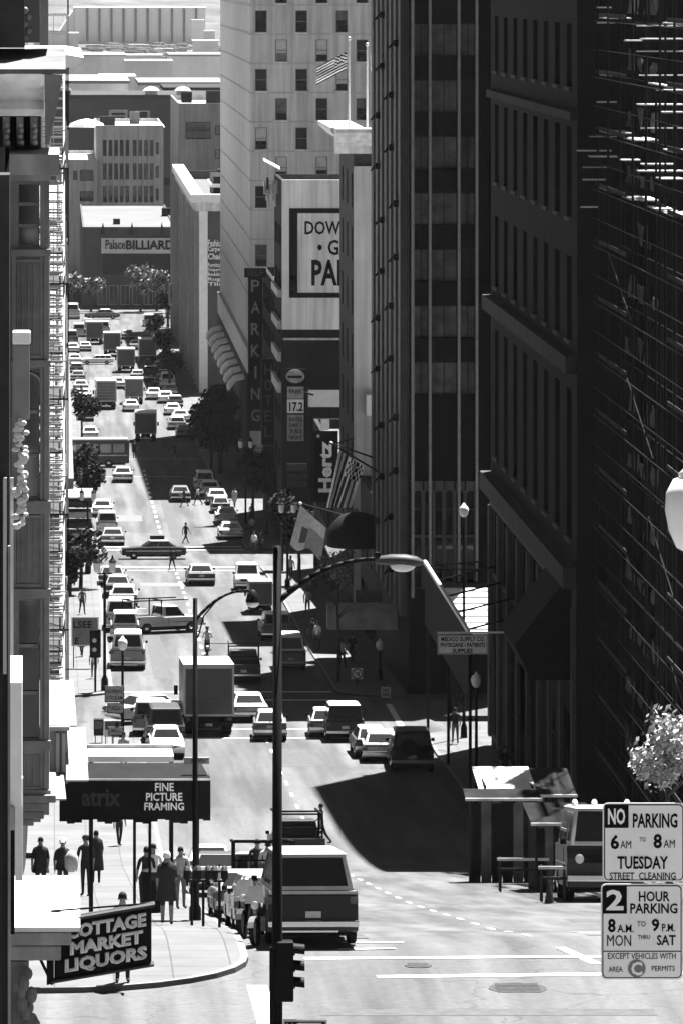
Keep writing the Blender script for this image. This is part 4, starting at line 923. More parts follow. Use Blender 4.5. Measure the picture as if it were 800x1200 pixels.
# near right lamp post with parking signs
YP = 30.0; xp = X(814, YP)
lp = thing('globe_lamp_post', 'slender lamp post with a white globe at the right edge', 'street lamp', (xp, YP, gz(YP)))
b = MB(); b.lathe([(.16, 0), (.16, .5), (.09, .7), (.07, 1.0), (.055, 4.0), (.09, 4.15), (.05, 4.2)], (xp, YP, gz(YP)+.15), 14); b.build('post', BLACK, lp, smooth=True)
zl = Z(646, YP)
b = MB(); b.lathe([(.07, 0), (.11, .02), (.155, .12), (.178, .24), (.172, .34), (.13, .42), (.095, .435), (.1, .455), (.05, .5), (.015, .55)], (xp, YP, zl), 22); b.build('globe', LAMPW, lp, smooth=True)
b = MB(); b.tube((xp, YP, gz(YP)+4.3), (xp, YP, zl+.02), .06, n=10); b.build('globe_holder', BLACK, lp)
def rplate(x0, x1, z0, z1, y, m, par, r=.03, t=.006, nm='plate'):
    pts = []
    for cx, cz, a in ((x1-r, z1-r, 0), (x0+r, z1-r, 90), (x0+r, z0+r, 180), (x1-r, z0+r, 270)):
        for k in range(5): q = math.radians(a+90*k/4); pts.append((cx+r*math.cos(q), cz+r*math.sin(q)))
    b = MB(); b.prism(pts, 'y', y, y+t); return b.build(nm, m, par)
SIGNW = mat('sign_enamel', .85, .5, .08, 4)
def psign(label, px0, px1, py0, py1, lines, blk, rule=None):
    x0, x1, z0, z1 = X(px0, YP), X(px1, YP), Z(py1, YP), Z(py0, YP); y = YP-.12
    t = thing('parking_sign', label, 'sign', ((x0+x1)/2, YP, z0))
    rplate(x0, x1, z0, z1, y, SIGNW, t); rplate(x0+.008, x1-.008, z0+.008, z1-.008, y-.0025, BLACK, t, .026, .002, 'border'); rplate(x0+.014, x1-.014, z0+.014, z1-.014, y-.005, SIGNW, t, .022, .002, 'face')
    a, c, p0, p1, s_ = blk; rplate(X(a, YP), X(c, YP), Z(p1, YP), Z(p0, YP), y-.008, BLACK, t, .004, .0025, 'dark_panel')
    w = (c-a); text('lettering', s_, SIGNW, t, X(a+w*.14, YP), X(c-w*.14, YP), Z(p1-4, YP), Z(p0+4, YP), y-.0085, bold=.03, ext=.002)
    for (s2, a, c, p0, p1, bo) in lines: text('lettering', s2, BLACK, t, X(a, YP), X(c, YP), Z(p1, YP), Z(p0, YP), y-.0055, bold=bo, ext=.002)
    if rule: MB().box(x0+.014, x1-.014, y-.0065, y-.0052, Z(rule, YP)-.003, Z(rule, YP)+.003).build('rule', BLACK, t)
    for pz in (z0+(z1-z0)*.2, z0+(z1-z0)*.8): MB().box(x0+(x1-x0)*.4, xp+.0, YP-.112, YP-.06, pz-.02, pz+.02).build('bracket', BLACK, t)
    return t, y
psign('white sign reading NO PARKING 6 AM to 8 AM Tuesday street cleaning', 703, 798.5, 937, 1029, (('PARKING', 738, 790, 949, 966, .025), ('6', 712, 722, 974, 991, .03), ('AM', 723.5, 736, 981, 990, .0), ('TO', 746, 753, 977, 982, .0), ('8', 762, 772, 973, 990, .03), ('AM', 774, 787, 980, 989, .0), ('TUESDAY', 720, 779, 999, 1014, .025), ('STREET  CLEANING', 711, 788, 1018, 1026.5, .01)), (705, 733, 939, 966, 'NO'))
t, y = psign('white sign reading 2 HOUR PARKING 8 A.M. to 9 P.M., below its neighbour', 701, 796.5, 1031.5, 1143, (('HOUR', 745, 781, 1040, 1052, .02), ('PARKING', 735, 790, 1054, 1066, .02), ('8', 709, 718, 1072, 1088, .03), ('A.M.', 720, 739, 1079, 1088, .015), ('TO', 743, 753, 1075, 1081, .0), ('9', 760, 769, 1072, 1087, .03), ('P.M.', 772, 787, 1078, 1087, .015), ('MON', 708, 736, 1091, 1104, .0), ('THRU', 744, 758, 1091, 1096, .0), ('SAT', 766, 788, 1091, 1103, .02), ('EXCEPT VEHICLES WITH', 709, 788, 1112, 1119, .0), ('AREA', 710, 726, 1128, 1134, .0), ('PERMITS', 760, 787, 1127, 1133, .0)), (703, 731, 1034, 1066, '2'), 1110)
b = MB(); b.lathe([(.052, 0), (.052, .003)], (X(742.5, YP), y-.0085, Z(1130, YP)), 20, 'y'); b.build('permit_disc', mat('disc_grey', .2, .6, .2, 9), t); text('lettering', 'C', SIGNW, t, X(736, YP), X(749, YP), Z(1138, YP), Z(1122, YP), y-.0087, bold=.03, ext=.002)
# something dark at the foot of the frame, right: top of a parked pickup rack on the near kerb
# ---------------------------------------------------------------- cobra lamps
def cobra(label, x, y, top, armx, armz, headlen, r0, arm0, dirx=1):
    g = gz(y)+.1; t = thing('street_lamp', label, 'street lamp', (x, y, g))
    b = MB(); b.lathe([(r0*2.1, 0), (r0*2.1, .35), (r0*1.15, .5), (r0, 1.2), (r0*.78, top-g)], (x, y, g), 12); b.build('pole', BLACK, t, smooth=True)
    pts = [(x, y, arm0)]; n = 9
    for k in range(1, n+1):
        u = k/n; pts.append((x+(armx-x)*u, y-.02*k, arm0+(armz-arm0)*(1-(1-u)**2.1)))
    MB().path(pts, [r0*.55]*5+[r0*.42]*5, 8).build('arm', BLACK, t, smooth=True)
    return t, pts
YL = 92.0
lampA, pts = cobra('tall black street lamp with a cobra head reaching over the street', X(325, YL), YL, Z(640, YL), X(440, YL), Z(654, YL), .85, .098, Z(706, YL))
hx, hz = X(438, YL), Z(655, YL)
b = MB(); q = []
for u, ry, rz, dz in ((0, .06, .05, 0), (.08, .1, .075, 0), (.3, .15, .1, .01), (.55, .17, .11, .0), (.75, .15, .09, -.02), (.86, .07, .04, -.04)):
    for k in range(12): a = 2*PI*k/12; q.append((hx+u, YL-.2+ry*math.cos(a), hz+dz+rz*math.sin(a)))
b.add(q, [(i*12+k, i*12+(k+1) % 12, (i+1)*12+(k+1) % 12, (i+1)*12+k) for i in range(5) for k in range(12)]+[tuple(range(11, -1, -1)), tuple(range(60, 72))]); b.build('lamp_head', mat('lamp_grey', .06, .45, .2, 4), lampA, smooth=True)
MB().ball((hx+.5, YL-.2, hz-.09), .2, 10, (1.15, .65, .62)).build('lens', LENS, lampA, smooth=True); MB().box(hx+.0, hx+.1, YL-.24, YL-.16, hz+.07, hz+.14).build('photocell', IRON, lampA)
# traffic signal on the pole
tg = thing('traffic_signal', 'black three lamp traffic signal bracketed to the tall lamp pole', 'traffic light', (X(338, YL), YL, Z(1180, YL)))
xs_ = X(334.5, YL)
MB().box(xs_-.18, xs_+.14, YL-.2, YL+.1, Z(1172, YL), Z(1102, YL)).build('housing', BLACK, tg, bevel=.025)
for k in range(3):
    zc = Z(1113+19.5*k, YL); b = MB(); n = 10
    for j in range(n):
        a0, a1 = PI*(j/n)*1.15-.23, PI*((j+1)/n)*1.15-.23; r = .12
        b.hexa([(xs_+.13, YL-.05+r*math.cos(a0), zc+r*math.sin(a0)), (xs_+.34, YL-.05+r*math.cos(a0), zc-.02+r*math.sin(a0)), (xs_+.34, YL-.05+r*1.08*math.cos(a0), zc-.02+r*1.08*math.sin(a0)), (xs_+.13, YL-.05+r*1.08*math.cos(a0), zc+r*1.08*math.sin(a0)),
                (xs_+.13, YL-.05+r*math.cos(a1), zc+r*math.sin(a1)), (xs_+.34, YL-.05+r*math.cos(a1), zc-.02+r*math.sin(a1)), (xs_+.34, YL-.05+r*1.08*math.cos(a1), zc-.02+r*1.08*math.sin(a1)), (xs_+.13, YL-.05+r*1.08*math.cos(a1), zc+r*1.08*math.sin(a1))])
    b.build('visor', BLACK, tg); MB().lathe([(.105, 0), (.09, .03), (.02, .045)], (xs_+.14, YL-.05, zc), 12, 'x').build('lens', mat('signal_lens', .03, .2, .2, 3), tg)
MB().box(X(316, YL), xs_-.181, YL-.05, YL+.05, Z(1150, YL), Z(1144, YL)).build('bracket', BLACK, tg); MB().box(X(316, YL), X(322, YL), YL-.12, YL+.05, Z(1200, YL), Z(1110, YL)).build('side_plate', BLACK, tg)
b = board('small_parking_sign', 'dark framed NO PARKING sign at the foot of the lamp pole', X(331, YL), X(382, YL), Z(1245, YL), Z(1191, YL), YL-.3, BLACK, frame=GALV, post=False, lines=(('NO', .08, .4, .08, .3, SIGNW, .02),))
rplate(X(348, YL), X(376, YL), Z(1215, YL), Z(1194.5, YL), YL-.325, SIGNW, b, .02, .01, 'face'); text('lettering', 'PARKING', BLACK, b, X(350, YL), X(374, YL), Z(1204, YL), Z(1197.5, YL), YL-.327, bold=.02)
for k in (0, 1): MB().box(X(333, YL)+k*.2, X(335, YL)+k*.2, YL-.24, YL+.02, Z(1206, YL)-.03, Z(1206, YL)).build('bracket', IRON, b)
# second lamp
YM = 133.0
lampB, pts = cobra('thin black street lamp with curved arm rising beside the shop awning', X(229, YM), YM, Z(701, YM), X(290, YM), Z(691, YM), .8, .075, Z(727, YM))
MB().path([(X(232, YM), YM, Z(748, YM)), (X(239, YM), YM, Z(722, YM)), (X(254, YM), YM, Z(704, YM)), (X(268, YM), YM, Z(695, YM))], .02, 6).build('brace', BLACK, lampB)
hx, hz = X(296, YM), Z(702, YM); b = MB(); b.lathe([(.03, .32), (.09, .28), (.16, .12), (.19, 0)], (hx, YM-.2, hz-.05), 14); b.build('lamp_head', BLACK, lampB, smooth=True); MB().bar((X(289, YM), YM-.19, Z(691, YM)), (hx, YM-.2, hz+.2), .05).build('head_bracket', BLACK, lampB)
MB().ball((hx, YM-.2, hz-.08), .17, 10, (1, 1, .7)).build('lens', LENS, lampB, smooth=True)
YK = 500.0
lampC, pts = cobra('distant street lamp with a pale head in front of the big dark tree', X(248, YK), YK, Z(455, YK), X(246, YK), Z(467, YK), .8, .12, Z(470, YK))
MB().ball((X(250, YK), YK-.3, Z(467, YK)), .25, 8, (2.2, .8, .5)).build('lamp_head', WHITE, lampC, smooth=True)
# twin lantern posts
def lantern(label, x, y, h, n=2, single=False):
    g = gz(y)+.15; t = thing('twin_lantern_post', label, 'street lamp', (x, y, g), 0, 'twin lantern posts along the street')
    b = MB(); b.lathe([(.2, 0), (.18, .6), (.09, .8), (.07, h-.5)], (x, y, g), 10); b.build('post', BLACK, t)
    if n == 2: MB().bar((x-.42, y, g+h-.55), (x+.42, y, g+h-.55), .06).build('crossarm', BLACK, t)
    for s_ in ((-.42, .42) if n == 2 else (0,)):
        b = MB(); b.lathe([(.08, 0), (.17, .12), (.2, .5), (.16, .55)], (x+s_, y, g+h-.5), 8); l = b.build('lantern', LAMPW, t)
        b = MB(); b.lathe([(.2, 0), (.22, .05), (.08, .2), (.02, .4)], (x+s_, y, g+h+.06), 8); b.build('lantern_cap', BLACK, l)
    return t
for lab, px, py, y, n in (('twin lantern post on the left just past the cross street', 123, 657, 277, 2), ('twin lantern post on the left among dark street trees', 103, 576, 368, 2), ('twin lantern post on the right in front of the white banner', 337, 590, 351, 2), ('twin lantern post on the right below the HOTEL blade', 288, 516, 428, 2), ('twin lantern post on the left near the bus', 82, 520, 505, 2)):
    x = X(px, y); lantern(lab, x, y, Z(py, y)-gz(y)-.3, n)
def globe_post(label, x, y, z):
    g = gz(y)+.15; t = thing('globe_lamp_post', label, 'street lamp', (x, y, g)); h = z-g
    b = MB(); b.lathe([(.17, 0), (.15, .5), (.08, .7), (.055, h-.25), (.1, h-.2)], (x, y, g), 10); b.build('post', BLACK, t)
    b = MB(); b.lathe([(.08, 0), (.18, .12), (.24, .34), (.2, .5), (.1, .58), (.03, .7)], (x, y, z-.22), 12); b.build('globe', LAMPW, t, smooth=True)
globe_post('globe lamp post on the left kerb in front of the white van', X(144, 246), 246, Z(757, 246)); globe_post('globe lamp post in the dark shade under the right tower', X(445, 284), 284, Z(758, 284)); globe_post('globe lamp post with round white globe beside the supply sign', X(557.5, 222), 222, Z(800, 222)); globe_post('globe lamp post before the arcade of the dark tower', X(543, 250), 250, Z(601, 250))
# signs by the globe post, left
for i, (p0, p1, a, c) in enumerate(((804, 823, 123, 146), (824, 836, 126, 145.5), (852, 862, 127, 145))):
    board('street_sign', ('dim parking sign on the left globe post, topmost of three', 'middle dim sign on the left globe post', 'lowest dim sign with an arrow on the left globe post')[i], X(a, 245.5), X(c, 245.5), Z(p1, 245.5), Z(p0, 245.5), 245.5, mat('sign_dim', .28, .7, .35, 6), post=False, frame=IRON, lines=[((('NO PARKING'), .1, .9, .2, .45, BLACK, .01), (('6 TO 8 AM'), .1, .9, .6, .85, BLACK, .01))[:2], (('TUESDAY', .1, .9, .3, .7, BLACK, .01),), (('←', .15, .85, .25, .75, BLACK, .01),)][i])
# medical supply sign
board('supply_company_sign', 'white projecting sign reading MEDICO SUPPLY CO PHYSICIANS PATIENTS SUPPLIES', X(512, 222), X(571, 222), Z(767, 222), Z(744, 222), 222, SIGNW, post=False, frame=GALV, lines=(('MEDICO SUPPLY CO.', .07, .94, .1, .33, BLACK, .03), ('PHYSICIANS - PATIENTS', .06, .95, .4, .62, BLACK, .03), ('SUPPLIES', .3, .7, .7, .92, BLACK, .03)))
MB().bar((X(512, 222.1), 222.1, Z(742, 222)), (21.1, 222.1, Z(741, 222)), .08).build('hanging_rail', WHITE, bpy.data.objects['supply_company_sign'])
# small signs in the shade
t = board('turn_sign', 'square white no left turn sign in the shade on the right', X(411.5, 280), X(425, 280), Z(796, 280), Z(783, 280), 280, SIGNW, lines=())
b = MB(); cx, cz, r = X(418.2, 280), Z(789.5, 280), .24
for k in range(20):
    a0, a1 = 2*PI*k/20, 2*PI*(k+1)/20; b.hexa([(cx+q*math.cos(a), yy, cz+q*math.sin(a)) for yy in (279.97, 279.99) for a, q in ((a0, r), (a1, r), (a1, r*1.2), (a0, r*1.2))])
b.bar((cx-.17, 279.98, cz+.17), (cx+.17, 279.98, cz-.17), .05, .02); b.bar((cx+.08, 279.965, cz-.14), (cx+.08, 279.965, cz+.08), .05, .02); b.bar((cx+.08, 279.965, cz+.08), (cx-.1, 279.965, cz+.08), .05, .02); b.build('prohibition_ring', BLACK, t)
board('notice_plate', 'small white notice plate on a post in the right shade', X(446, 272), X(457.5, 272), Z(818, 272), Z(805, 272), 272, mat('notice', .4, .7, .3, 9), lines=(('NO', .2, .8, .12, .45, BLACK, .02), ('STOPPING', .1, .9, .55, .85, BLACK, .01)))
# Hertz blade and flags
t = board('rental_sign', 'black blade sign with white slanted letters reading Hertz', X(367, 318), X(396, 318), Z(588, 318), Z(505, 318), 318, BLACK, post=False, frame=IRON)
text('lettering', 'Hertz', SIGNW, t, X(373, 318), X(389, 318), Z(577, 318), Z(517, 318), 317.99, bold=.04, vert=True)
for k, z in enumerate((Z(520, 318), Z(575, 318))): MB().bar((X(395, 318.1), 318.1, z), (19.0, 322.5, z), .08).build('bracket', IRON, t)
MB().box(X(376, 318), X(386, 318), 317.9, 318.1, Z(505, 318)+.05, Z(497, 318)+.3).build('lamp_box', WHITE, t, bevel=.03)
# price blade
YB = 376.5
t = board('price_sign', 'tall blade sign with an oval top and stacked price panels', X(335, YB), X(358, YB), Z(517, YB), Z(432, YB), YB, BLACK, post=False)
DIM = mat('sign_panel', .34, .7, .35, 2)
b = MB(); b.lathe([(1, 0), (1, .1)], (0, 0, 0), 22, 'y')
for i in range(len(b.v)): v = b.v[i]; b.v[i] = (v[0]*.68+X(346, YB), v[1]+YB-.12, v[2]*.5+Z(441, YB))
b.build('oval_panel', DIM, t); MB().box(X(337, YB), X(354, YB), YB-.14, YB-.121, Z(443, YB), Z(440, YB)).build('dark_band', BLACK, t)
for p0, p1, m in ((453, 467, DIM), (468, 484, SIGNW), (486, 517, DIM)): MB().box(X(336.5, YB), X(356, YB), YB-.06, YB-.002, Z(p1, YB), Z(p0, YB)).build('panel', m, t)
text('lettering', '17.2', BLACK, t, X(339, YB), X(355, YB), Z(482, YB), Z(471, YB), YB-.062, bold=.03)
for s_, p0, p1 in (('PARK', 456, 461), ('RATES', 489, 494), ('DAILY', 496, 500), ('7.50', 503, 508), ('NIGHT', 510, 515)): text('lettering', s_, BLACK, t, X(339, YB), X(354, YB), Z(p1, YB), Z(p0, YB), YB-.062, bold=.02)
MB().bar((X(357, YB), YB+.03, Z(460, YB)), (18.9, YB-2, Z(460, YB)), .12).build('bracket', IRON, t)
# PARKING blade
YQ = 441.0
t = board('parking_blade_sign', 'tall narrow black blade sign with PARKING in stacked letters', X(291, YQ), X(308, YQ), Z(505, YQ), Z(324, YQ), YQ, BLACK, post=False)
MB().box(X(286.5, YQ), X(312, YQ), YQ-.1, YQ+.12, Z(325, YQ), Z(314, YQ)).build('cap_box', BLACK, t); text('lettering', 'SELF', mat('unlit_letter', .12, .6, .3, 4), t, X(290, YQ), X(308, YQ), Z(323, YQ), Z(316, YQ), YQ-.103)
for i, ch in enumerate('PARKING'): text('lettering', ch, mat('pale_letter', .3, .6, .3, 3), t, X(294.5 if ch != 'I' else 298.5, YQ), X(304.5 if ch != 'I' else 301, YQ), Z(342+25.3*i, YQ), Z(328+25.3*i, YQ), YQ-.003, bold=.01)
for py in (350, 430, 490): MB().bar((X(308, YQ), YQ+.03, Z(py, YQ)), (18.3, YQ+.3, Z(py, YQ)), .14).build('bracket', IRON, t)
YR = 428.0
t = board('hotel_blade_sign', 'thin dim blade sign with HOTEL in stacked framed letters', X(306, YR), X(322, YR), Z(522, YR), Z(420, YR), YR, BLACK, post=False, frame=mat('frame_dim', .22, .6, .3, 3))
for i, ch in enumerate('HOTEL'): text('lettering', ch, mat('unlit_letter', .12), t, X(310, YR), X(318.5, YR), Z(440+18*i, YR), Z(427+18*i, YR), YR-.003)
for py in (435, 510): MB().bar((X(321, YR), YR+.03, Z(py, YR)), (18.4, YR, Z(py, YR)), .12).build('bracket', IRON, t)
# small stacked boards under the price blade
for i, (p0, p1) in enumerate(((543, 552), (555, 562), (563, 571))): board('shop_board', ('upper', 'middle', 'lowest')[i]+' of three dim shop boards under the price blade', X(336, 373), X(360, 373), Z(p1, 373), Z(p0, 373), 373-.1*i, mat('board_dim', .1, .8, .3, 2), post=False)
board('white_street_banner', 'vertical white sign strip at the end of the street', X(198, 800), X(205, 800), Z(358, 800), Z(331, 800), 800, SIGNW, lines=(('PARK', .2, .8, .1, .9, BLACK, .02),))
board('street_name_sign', 'street name plate reading POWELL ST on the awning lamp', X(216, 133.3), X(246, 133.3), Z(897, 133.3), Z(889, 133.3), 133.5, mat('name_plate', .3, .6, .2, 4), post=False, lines=(('PREVENT', .3, .95, .2, .8, BLACK, .02),))
bpy.data.objects['street_name_sign']['label'] = 'small plate reading PREVENT above the awning end'
# angled flagpoles and cloths on the tower
def slant(label, x0, y0, z0, x1, y1, z1):
    t = thing('slanted_flagpole', label, 'flagpole', (x0, y0, z0)); MB().tube((x0, y0, z0), (x1, y1, z1), .06, .04, 8).build('pole', IRON, t); MB().ball((x1, y1, z1), .1, 6).build('finial', WHITE, t); return t
slant('lower slanted flagpole carrying the big striped flag', 19.0, 294, Z(558, 294), X(373, 293), 293, Z(511, 293)); slant('upper slanted flagpole behind the striped flag', 18.9, 300, Z(538, 300), X(388, 299), 299, Z(519, 299))
slant('slanted flagpole carrying the white banner', 18.9, 308, Z(612, 308), X(352, 307), 307, Z(590, 307))
b = MB(); P0 = Vector((X(416, 292.6), 292.6, Z(543, 292.6))); n1, n2 = 18, 24
for i in range(n1+1):
    for j in range(n2+1):
        u, v = i/n1, j/n2; px = 426-29*u-14*v-4*math.sin(u*3)*v; py = 547-20*u+v*(48+20*u)
        b.v.append((X(px, 292.6), 292.6+.16*math.sin(u*11+v*2), Z(py, 292.6)))
def fl(u, v): return (0 if (int(u*20)+int(v*14)) % 2 else 1) if (u < .55 and v < .36) else (1 if int(u*11) % 2 == 0 else 2)
for i in range(n1):
    for j in range(n2): b.f.append([i*(n2+1)+j, i*(n2+1)+j+1, (i+1)*(n2+1)+j+1, (i+1)*(n2+1)+j]); b.m.append(fl((i+.5)/n1, (j+.5)/n2))
tag(b.build('striped_flag', ST, smooth=True), 'big striped flag hanging in folds in front of the Hertz blade', 'flag')
b = MB(); n1, n2 = 14, 20
for i in range(n1+1):
    for j in range(n2+1):
        u, v = i/n1, j/n2; px = 352+30*u-12*v*(1-u)-6*u*v; py = 592+27*u+v*(46-12*u)+4*math.sin(u*8)*v
        b.v.append((X(px, 306.8), 306.8+.2*math.sin(u*9+v), Z(py, 306.8)))
for i in range(n1):
    for j in range(n2): b.f.append([i*(n2+1)+j, i*(n2+1)+j+1, (i+1)*(n2+1)+j+1, (i+1)*(n2+1)+j]); u, v = i/n1, j/n2; b.m.append(1 if .15 < u < .42 and .35 < v < .8 else (2 if u >= .42 and v > .3 else 0))
tag(b.build('white_banner', [tone(.7), tone(.12), tone(.38)], smooth=True), 'white banner with a dark panel hanging below the striped flag', 'flag')
# barrel awning, dome awning, boxes
def barrel(label, x0, x1, y, z0, r, m, name='barrel_awning'):
    b = MB(); pts = [(y+.0, z0), (y+.0, z0+.35*r), (y+.18*r, z0+.68*r), (y+.5*r, z0+.9*r), (y+r, z0+r), (y+r, z0)]
    b.prism(pts, 'x', x0, x1); return tag(b.build(name, m), label, 'awning')
barrel('long grey barrel awning over the shaded right sidewalk', X(384, 284), X(469, 284), 284, Z(738, 284), 1.35, mat('barrel_canvas', .3, .9, .3, 1.5))
for k in (0, 1): xk = (15.7, 19.0)[k]; 
b = MB(); b.prism([(X(385, 286), Z(712, 286)), (X(413, 286), Z(712, 286)), (X(413, 286), Z(694, 286)), (X(385, 286), Z(694, 286))], 'y', 286.5, 286.7); tag(b.build('sign_box', mat('box_dim', .1, .8, .3, 2)), 'left dim sign box above the grey barrel awning', 'sign')
b = MB(); b.box(X(417, 286), X(448, 286), 286.5, 286.7, Z(711, 286), Z(693, 286)); tag(b.build('sign_box', mat('box_dim', .1)), 'right dim sign box above the grey barrel awning', 'sign')
b = MB(); b.lathe([(1.75, 0), (1.72, .6), (1.5, 1.3), (1.0, 1.8), (.3, 2.0)], (X(418, 300), 300, Z(640, 300)), 18); tag(b.build('dome_awning', CANV, smooth=True), 'black domed awning under the striped flag', 'awning')
b = MB(); b.hexa([(16.4, 304, -34.8), (18.75, 304, -33.2), (18.75, 318, -33.2), (16.4, 318, -34.8), (16.4, 304, -34.7), (18.75, 304, -33.1), (18.75, 318, -33.1), (16.4, 318, -34.7)]); tag(b.build('sloping_awning', mat('awning_dim', .1, .8, .3, 2)), 'sloping grey awning below the Hertz blade', 'awning')
# infill block between tower and white building
t = thing('shop_building', 'dark low shop building tucked between the tower and the white building', 'building', (19.2, 303.1, gz(310)))
so = [(1+4.4*k, 4.4+4.4*k, .8, 3.8) for k in range(4)]+[(1.5+4.4*k, 3.4+4.4*k, 5.4, 7.4) for k in range(4)]
shell(t, 19.2, 30, 303.1, 321.7, gz(322)-.4, -31.5, mat('shop_dark', .03), [], so, 'left', .25, .6, OFFW)
for o in so: win(t, (19.2, 321.7, gz(322)-.4), (0, -1, 0), (-1, 0, 0), o, .25, IRON, GLASS, (2, 1), .08)
# ---------------------------------------------------------------- vehicles (local: +y is the nose, origin on the road)
TAIL = mat('tail_lamp', .09, .25, .3, 8); HEAD = mat('head_lamp', .7, .1, .05, 4); PLATE = mat('licence_plate', .4, .6, .1, 8)
def wheel(par, x, y, r, w, side):
    b = MB(); h = w/2
    b.lathe([(r*.62, -h), (r*.93, -h), (r, -h*.6), (r, h*.6), (r*.93, h), (r*.62, h)], (x, y, r), 18, 'x'); o = b.build('tyre', RUBBER, None)
    o.name = 'wheel'; o.parent = par
    b = MB(); xo = x+side*(h-.03); b.lathe([(r*.62, -.02), (r*.6, .03), (r*.42, .02), (r*.2, .05), (.03, .055)] if side > 0 else [(.03, -.055), (r*.2, -.05), (r*.42, -.02), (r*.6, -.03), (r*.62, .02)], (xo, y, r), 14, 'x'); b.build('rim', CHROME, o, world=False)
def plate4(c, u0, u1, v0, v1, t=.012):
    """thin slab on the quad c00,c10,c11,c01 (bilinear), lying t/2 outside it"""
    c = [Vector(q) for q in c]; n = (c[1]-c[0]).cross(c[3]-c[0]).normalized()
    f = lambda u, v: c[0]*(1-u)*(1-v)+c[1]*u*(1-v)+c[2]*u*v+c[3]*(1-u)*v
    p = [f(u0, v0), f(u1, v0), f(u1, v1), f(u0, v1)]
    return [q-n*t*.6 for q in p]+[q+n*t*.5 for q in p]
SPEC = dict(
 sedan=dict(L=4.9, W=1.84, H=1.38, belt=.9, rb=-1.75, rt=-1.1, ft=.25, fb=.95, hood=.82, deck=.9, in_=.2, wr=.32),
 hatch=dict(L=3.9, W=1.62, H=1.38, belt=.88, rb=-1.9, rt=-1.25, ft=.15, fb=.75, hood=.8, deck=.86, in_=.17, wr=.29),
 wagon=dict(L=4.8, W=1.84, H=1.42, belt=.92, rb=-2.32, rt=-2.0, ft=.2, fb=.9, hood=.84, deck=.9, in_=.18, wr=.32),
 jeep=dict(L=4.2, W=1.78, H=1.75, belt=1.08, rb=-2.02, rt=-1.9, ft=.35, fb=.7, hood=1.02, deck=1.05, in_=.1, wr=.37),
 van=dict(L=4.7, W=1.98, H=2.05, belt=1.22, rb=-2.26, rt=-2.1, ft=1.2, fb=1.75, hood=1.0, deck=1.2, in_=.17, wr=.33),
 minibus=dict(L=4.3, W=1.74, H=1.95, belt=1.15, rb=-2.1, rt=-2.0, ft=1.85, fb=2.1, hood=1.1, deck=1.12, in_=.14, wr=.32),
 pickup=dict(L=5.0, W=1.9, H=1.66, belt=1.0, rb=-.35, rt=-.25, ft=.75, fb=1.25, hood=.95, deck=.62, in_=.13, wr=.35))
PROTO = {}; RV = random.Random(77)
